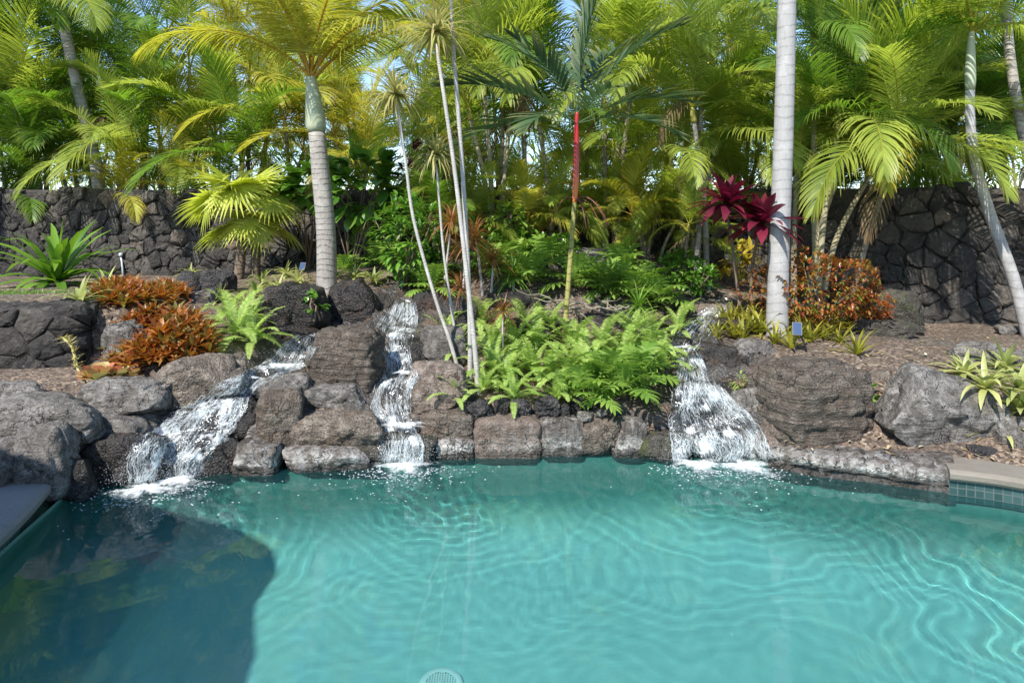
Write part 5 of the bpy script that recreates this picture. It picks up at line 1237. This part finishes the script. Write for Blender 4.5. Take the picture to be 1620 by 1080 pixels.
bed(7, 462, 408, 26, 8, 'small red bromeliad at the wall behind the pale striped bromeliads', 'red bromeliads at the wall', .9, 5)

# succulent with flower stalk
k = None
b = P(158, 606, 5.72); su = empty('succulent', b, 0, 'pale green succulent with pink-edged paddle leaves by the mounded orange bromeliads', 'succulent')
for i, (dx, dy, s_) in enumerate(((0, 0, 1), (.13, .05, .8), (-.10, .03, .8), (.22, .1, .6))):
    mb = MB(); rosette_into(mb, (0, 0, 0), 15, .17 * s_, .12 * s_, (85, 10), .1, (.35, .7, .95, 1, .95, .5), 1.2, i + 3, .15, (.3, .9)); o = mb.build('rosette', L_SUCC, su); o.location = (dx, dy, .02)
mb = MB(); rs = random.Random(3); tp = P(100, 535, 5.85) - b
sp_ = smooth_path([(-.12, 0, 0), (-.22, .05, .12), tuple(tp * .75 + Vector((0, 0, .02))), tuple(tp)], 6); mb.tube([Vector(p) for p in sp_], [.012] * len(sp_), 6, (.7, .1, 0))
for p in sp_[6:]:
    for q_ in range(5): blade(mb, Vector(p), Vector((rs.uniform(-1, 1), rs.uniform(-1, 1), rs.uniform(0, 1))), rs.uniform(.05, .09), .02, .3, 3, None, rs.random(), .4)
mb.build('flower_stalk', L_SUCC, su)

# ------------------------------------------------------------------ ferns and lobed plants
FERN_F = [frond_mesh('f', L_FERN, L=.62, n=30, ll=.085, elev=e, bend=bd, vee=.05, droop=.15, lw=.020, seed=s, t0=.1, tip=.06, spread=(80, 55), rr=.006, gold=.2, nseg=2) for e, bd, s in ((82, 70, 1), (65, 85, 2), (42, 85, 3), (20, 70, 4))]
def merge_fern(seed, n=13):
    rs = random.Random(seed); V = []; Fc = []; T = []
    for i in range(n):
        me = FERN_F[min(3, int(4 * i / n))]; M = Matrix.Rotation(i * 2.39996 + rs.uniform(-.3, .3), 4, 'Z') @ Matrix.Scale(rs.uniform(.75, 1.1), 4); b_ = len(V)
        V += [tuple(M @ v.co) for v in me.vertices]; Fc += [tuple(j + b_ for j in p.vertices) for p in me.polygons]
        T += [tuple(c.color)[:3] for c in me.attributes['tint'].data]
    o = mesh_obj('sword_fern', V, Fc, L_FERN, tint=np.array(T)); me = o.data; bpy.data.objects.remove(o); return me
FERNS = [merge_fern(s) for s in (1, 2, 3)]
FP = [(375,535,.85,'bright green fern left of the dark shelf rock'),(398,548,.75,'bright green fern hanging over the large brown boulder'),(360,510,.75,'bright green fern behind the other two by the big craggy boulder'),(395,515,.7,'bright green fern against the big craggy boulder')]
for px, py, sc_, lb in FP: place(FERNS[px % 3], 'sword_fern', px, py, lb, 'fern', sc_, 'ferns left of the craggy boulder', .03)
FM = [(722,575,.7,'fern at the foot of the leftmost slim stem'),(720,638,.45,'tiny bright fern on the lava rocks beside the rosy boulder'),(782,600,.8,'fern just right of the slim pale stems'),(812,640,.6,'low fern drooping over the lava rocks'),(815,565,.9,'tall upright fern below the small red-orange dracaena'),
  (845,600,.85,'fern in front of the banded stem of the red palm'),(850,560,.95,'upright fern left of the banded stem of the red palm'),(880,640,.6,'small fern draped over the planter edge'),(905,565,.95,'upright fern right of the banded stem of the red palm'),(925,600,.85,'fern in the middle of the fern bed'),
  (955,560,.8,'fern at the back of the fern bed near the fallen branches'),(1030,560,.9,'fern reaching over the right cascade'),(1048,590,.8,'lower fern beside the right cascade'),(780,555,.7,'dark fern behind the slim stems'),(870,535,.7,'fern at the back of the bed left of the branches'),(1000,545,.8,'fern under the lobed plants'),(765,625,.55,'small fern between the lava rocks and the slim trunks'),(870,610,.8,'fern leaning over the round lava rock'),(800,610,.75,'bushy fern behind the black lava rocks'),(990,585,.85,'fern at the right end of the fern bed'),(900,610,.85,'low fern right in front of the banded stem base'),(760,520,.8,'fern in the shade behind the pale stems'),(830,525,.8,'fern by the dark brown boulder'),(1075,530,.7,'fern on the bank of the right stream'),(705,545,.7,'fern at the grey boulder leaning over the middle cascade')]
for px, py, sc_, lb in FM: place(FERNS[px % 3], 'sword_fern', px, py, lb, 'fern', sc_, 'ferns in the planter', .04)
def lobed_mesh(seed, n=15, L=.5):
    rs = random.Random(seed); mb = MB()
    for i in range(n):
        u = (i + .5) / n; az = i * 2.39996; e = rad(82 - 72 * u)
        lobed_into(mb, (0, 0, .02), Vector((math.cos(az) * math.cos(e), math.sin(az) * math.cos(e), math.sin(e))), L * rs.uniform(.8, 1.1), seed * 50 + i, rs.uniform(.5, 1.1), rs.uniform(.25, .85))
    return mesh_only(mb, 'lobed_plant', L_LOBE)
LOB = [lobed_mesh(s) for s in (1, 2)]
LP = [(985,640,.8,'lobed-leaf philodendron drooping over the pale edge stone'),(950,625,.8,'lobed-leaf philodendron in front of the fern bed'),(1010,615,.78,'lobed-leaf philodendron beside the right cascade'),(925,645,.7,'low lobed-leaf philodendron above the mossy hollow'),
  (915,465,.95,'lobed-leaf philodendron on the mound just right of the red palm'),(960,470,.85,'lobed-leaf philodendron right of the flat pale stone'),(1000,480,1.0,'lobed-leaf philodendron around the right spiky dracaena'),(1045,490,.8,'lobed-leaf philodendron at the bank of the right stream'),
  (780,440,.9,'lobed-leaf philodendron around the left spiky dracaena'),(840,455,.9,'lobed-leaf philodendron left of the red palm'),(640,440,1.0,'lobed-leaf philodendron overhanging the topmost small fall'),(600,425,.8,'lobed-leaf philodendron behind the dark overhanging boulder'),(680,470,.8,'lobed-leaf philodendron right of the topmost small fall'),
  (545,440,.6,'small lobed plant at the foot of the thick ringed trunk'),(820,420,.7,'lobed-leaf philodendron before the wall at the areca canes'),(1090,430,.7,'lobed-leaf philodendron at the back by the shaded path'),(872,430,1.0,'lobed-leaf philodendron on the mound left of the red palm stem'),(985,440,.9,'lobed-leaf philodendron before the long pale stone'),(800,410,.9,'lobed-leaf philodendron below the cane clump')]
for px, py, sc_, lb in LP: place(LOB[px % 2], 'lobed_philodendron', px, py, lb, 'philodendron', sc_, 'lobed-leaf philodendrons', .06)

# low young arecas and leafy growth in front of the middle of the wall
for i, (px, py, cx2, cy2, kd, sc_, lb) in enumerate(((835,400,835,345,'gold',.42,'small golden young areca at the foot of the cane clump'),(900,398,880,335,'lime',.45,'small lime young areca left of the fruit stalks of the red palm'),(955,400,950,330,'lime',.5,'small lime young areca right of the fruit stalks of the red palm'),
    (1000,405,1000,340,'gold',.5,'small yellow young areca above the long pale stone'),(1045,415,1045,330,'lime',.55,'small lime young areca left of the drooping lime areca'),(740,410,730,330,'lime',.5,'small lime young areca behind the red-bronze dracaenas'),(1090,435,1090,355,'lime',.42,'small lime young areca by the ringed grey canes'),(690,420,668,320,'green',.5,'small green young areca behind the bright small-leaved shrub'))):
    b_ = hit(px, py); areca_clump(px, b_.y, [(cx2, cy2), (cx2 + 22, cy2 + 25)], kd, lb, 200 + i, base=b_, rb=.022, nf=8, sc=sc_, name='young_areca')
for px, py, rx, rz, lb, sd_ in ((610,350,.35,.35,'mid-green leafy shrub between the broad-leaved shrub and the slim stems',21),(800,350,.35,.28,'leafy shrub in front of the wall at the orange-grey canes',22),(720,345,.3,.35,'tall green shrub just behind the straight slim stems',23)):
    f_ = hit(px, py + 60); bush('leafy_shrub', lb, 'shrub', at(px, py, f_.y), rx, .3, rz, L_SHRUB if sd_ % 2 else L_LOBE, 420, .13, .055, sd_, f_, clus=4)
dracaena('spiky straw-and-red dracaena rising behind the two red-bronze heads', (700,470), [(705,430),(712,370)], [(714,350,1.25)], r=.016, lib=DR)
dracaena('spiky bronze dracaena between the green spiky one and the pale stems', (775,480), [(778,450),(780,420)], [(780,410,1.1)], r=.014, lib=DR)
# fallen branches and roots
mb = MB(); rs = random.Random(5); c0 = hit(940, 505)
for i in range(26):
    p0 = c0 + Vector((rs.uniform(-.55, .45), rs.uniform(-.25, .1), rs.uniform(0, .22))); d = Vector((rs.uniform(-1, 1), rs.uniform(-.3, .3), rs.uniform(-.6, .25))).normalized(); l = rs.uniform(.2, .6)
    mb.tube([p0 + d * l * t + Vector((rs.uniform(-.03, .03), rs.uniform(-.02, .02), rs.uniform(-.03, .03))) for t in np.linspace(0, 1, 6)], [.012, .011, .009, .007, .005, .003], 5)
tag(mb.build('brushwood', T_DARK), 'tangle of bare grey branches and roots behind the fern bed', 'brushwood')
# grass on the left bank
mb = MB(); rs = random.Random(6)
for i in range(2600):
    px, py = rs.uniform(-10, 62), rs.gauss(478, 6); g = None
    Y = 2160 / 1; x = rs.uniform(-6.4, -4.85); y = rs.uniform(7.2, 8.3) ; z = gz(x, y) if i < 0 else 1.14
    mb.V.append((x, y, z)) if False else None
    blade(mb, (x, y, z), Vector((rs.uniform(-.6, .6), rs.uniform(-.6, .6), 1)), rs.uniform(.03, .07), .006, .5, 2, (1, .8, .05), rs.random(), .3)
gr = mb.build('grass', L_STRAP); tag(gr, 'short sunlit lawn grass on the left bank', 'grass', kind='stuff')

# ------------------------------------------------------------------ solar lamps and small posts
k = NT('lamp_metal'); BLK = k.done(k.pbsdf((.02, .02, .022), .45)); k = NT('solar_cell'); CELL = k.done(k.pbsdf((.02, .05, .12), .12)); k = NT('white_post'); WPO = k.done(k.pbsdf((.45, .48, .52), .4))
def solar(px, py, hgt, label, rz=0, sc=1.0, Y=None):
    b = hit(px, py) if Y is None else P(px, py, Y); r = empty('solar_lamp', b, rz, label, 'garden lamp', scale=sc)
    mb = MB(); mb.tube([Vector((.05, 0, -.08)), Vector((0, 0, hgt * .5)), Vector((-.06, -.01, hgt))], [.009, .009, .009], 8); mb.build('stake', BLK, r)
    M = Matrix.Translation((-.075, -.02, hgt + .02)) @ Matrix.Rotation(rad(-20), 4, 'Z') @ Matrix.Rotation(rad(62), 4, 'X')
    mb = MB(); mb.box((0, 0, 0), (.085, .13, .022), m=M); mb.build('panel_housing', BLK, r, smooth=False)
    mb = MB(); mb.box((0, 0, .0125), (.075, .12, .004), m=M); mb.build('solar_cell', CELL, r, smooth=False)
solar(1272, 560, .22, 'small black solar garden lamp with blue panel beside the pale trunk', 0, 1.0)
solar(487, 440, .16, 'small black solar garden lamp behind the big craggy boulder', .2, .9)
solar(722, 605, .10, 'tiny blue-panelled garden lamp among the ferns by the slim stems', .1, .6)
def post(px, py, h, r_, mat, label, lean=0):
    b = hit(px, py); r = empty('garden_post', b, 0, label, 'garden light'); mb = MB(); mb.tube([Vector((0, 0, -.1)), Vector((lean * .5, 0, h * .5)), Vector((lean, 0, h))], [r_] * 3, 10); mb.build('post', mat, r)
    mb = MB(); mb.tube([Vector((lean, 0, h - .004)), Vector((lean, 0, h + .05)), Vector((lean, 0, h + .055))], [r_ * 1.9, r_ * 1.9, r_ * 1.2], 12); mb.build('lamp_head', mat, r)
post(196, 438, .34, .016, WPO, 'leaning pale metal path light before the dark wall on the left', -.05)
post(511, 448, .20, .010, BLK, 'thin black path light in front of the thick ringed trunk')
post(1244, 532, .17, .014, WPO, 'small pale spotlight at the base of the smooth pale trunk')

# fallen leaves on the mulch
k = NT('fallen_leaf'); rn = k.n('Attribute', attribute_name='tint'); sp = k.n('SeparateColor'); k.link(rn.outputs['Color'], sp.inputs[0])
LITTER = k.done(k.pbsdf(k.ramp(sp.outputs[0], [(0, (.06,.035,.02)), (.5, (.22,.14,.07)), (.8, (.36,.27,.13)), (1, (.42,.40,.30))]), .8))
mb = MB(); rs = random.Random(12)
for i in range(900):
    px, py = (rs.uniform(1230, 1640), rs.uniform(525, 735)) if i < 520 else ((rs.uniform(0, 330), rs.uniform(455, 640)) if i < 720 else (rs.uniform(560, 1120), rs.uniform(400, 600)))
    g = hit(px, py, .012)
    blade(mb, g, Vector((rs.uniform(-1, 1), rs.uniform(-1, 1), rs.uniform(-.05, .25))), rs.uniform(.02, .09), rs.uniform(.008, .028), rs.uniform(0, .4), 3, None, rs.random())
tag(mb.build('leaf_litter', LITTER), 'dry fallen leaves scattered over the mulch and rocks', 'leaf litter', kind='stuff')
# ================================================================== LIGHT AND CAMERA
for o_ in COL.objects:
    if o_.type == 'MESH' and o_.name.split('.')[0] in ('boulder','ground','pool_basin','slab','tile_band','rim','grille','stone_kerb'): o_.cycles.is_caustics_receiver = True
SUN_EL, SUN_AZ = rad(45), rad(210)      # azimuth clockwise from +Y: behind the camera, to the left
sd = Vector((math.sin(SUN_AZ) * math.cos(SUN_EL), math.cos(SUN_AZ) * math.cos(SUN_EL), math.sin(SUN_EL)))
sun = bpy.data.lights.new('sun', 'SUN'); sun.energy = 4.4; sun.angle = rad(.53); sun.color = (1, .95, .87)
so = bpy.data.objects.new('sun', sun); COL.objects.link(so)
so.rotation_euler = (-sd).to_track_quat('-Z', 'Y').to_euler(); so.location = sd * 30
sun.cycles.is_caustics_light = True
W = bpy.data.worlds.new('World'); SC.world = W; W.use_nodes = True
t = W.node_tree; bg = t.nodes['Background']
sky = t.nodes.new('ShaderNodeTexSky'); sky.sky_type = 'NISHITA'; sky.sun_disc = False
sky.sun_elevation = SUN_EL; sky.sun_rotation = SUN_AZ; sky.dust_density = 0.0; sky.air_density = 1.0; sky.ozone_density = 3.0; sky.altitude = 900
t.links.new(sky.outputs[0], bg.inputs[0]); bg.inputs[1].default_value = .15
cam = bpy.data.cameras.new('camera'); cam.lens = 24; cam.sensor_width = 36; cam.sensor_fit = 'HORIZONTAL'
cam.shift_y = -(540 - HY) / 1620; cam.clip_end = 500; cam.clip_start = .05
cobj = bpy.data.objects.new('camera', cam); COL.objects.link(cobj)
cobj.location = (0, 0, H); cobj.rotation_euler = (rad(90), 0, 0); SC.camera = cobj
SC.view_settings.view_transform = 'Standard'; SC.view_settings.look = 'None'
SC.view_settings.exposure = 0.98; SC.view_settings.gamma = 1
cy = SC.cycles
cy.max_bounces = 10; cy.diffuse_bounces = 4; cy.glossy_bounces = 3; cy.transmission_bounces = 6; cy.transparent_max_bounces = 16
cy.use_denoising = True; cy.sample_clamp_indirect = 4.0; cy.caustics_reflective = False
try: cy.denoiser = 'OPENIMAGEDENOISE'
except Exception: pass
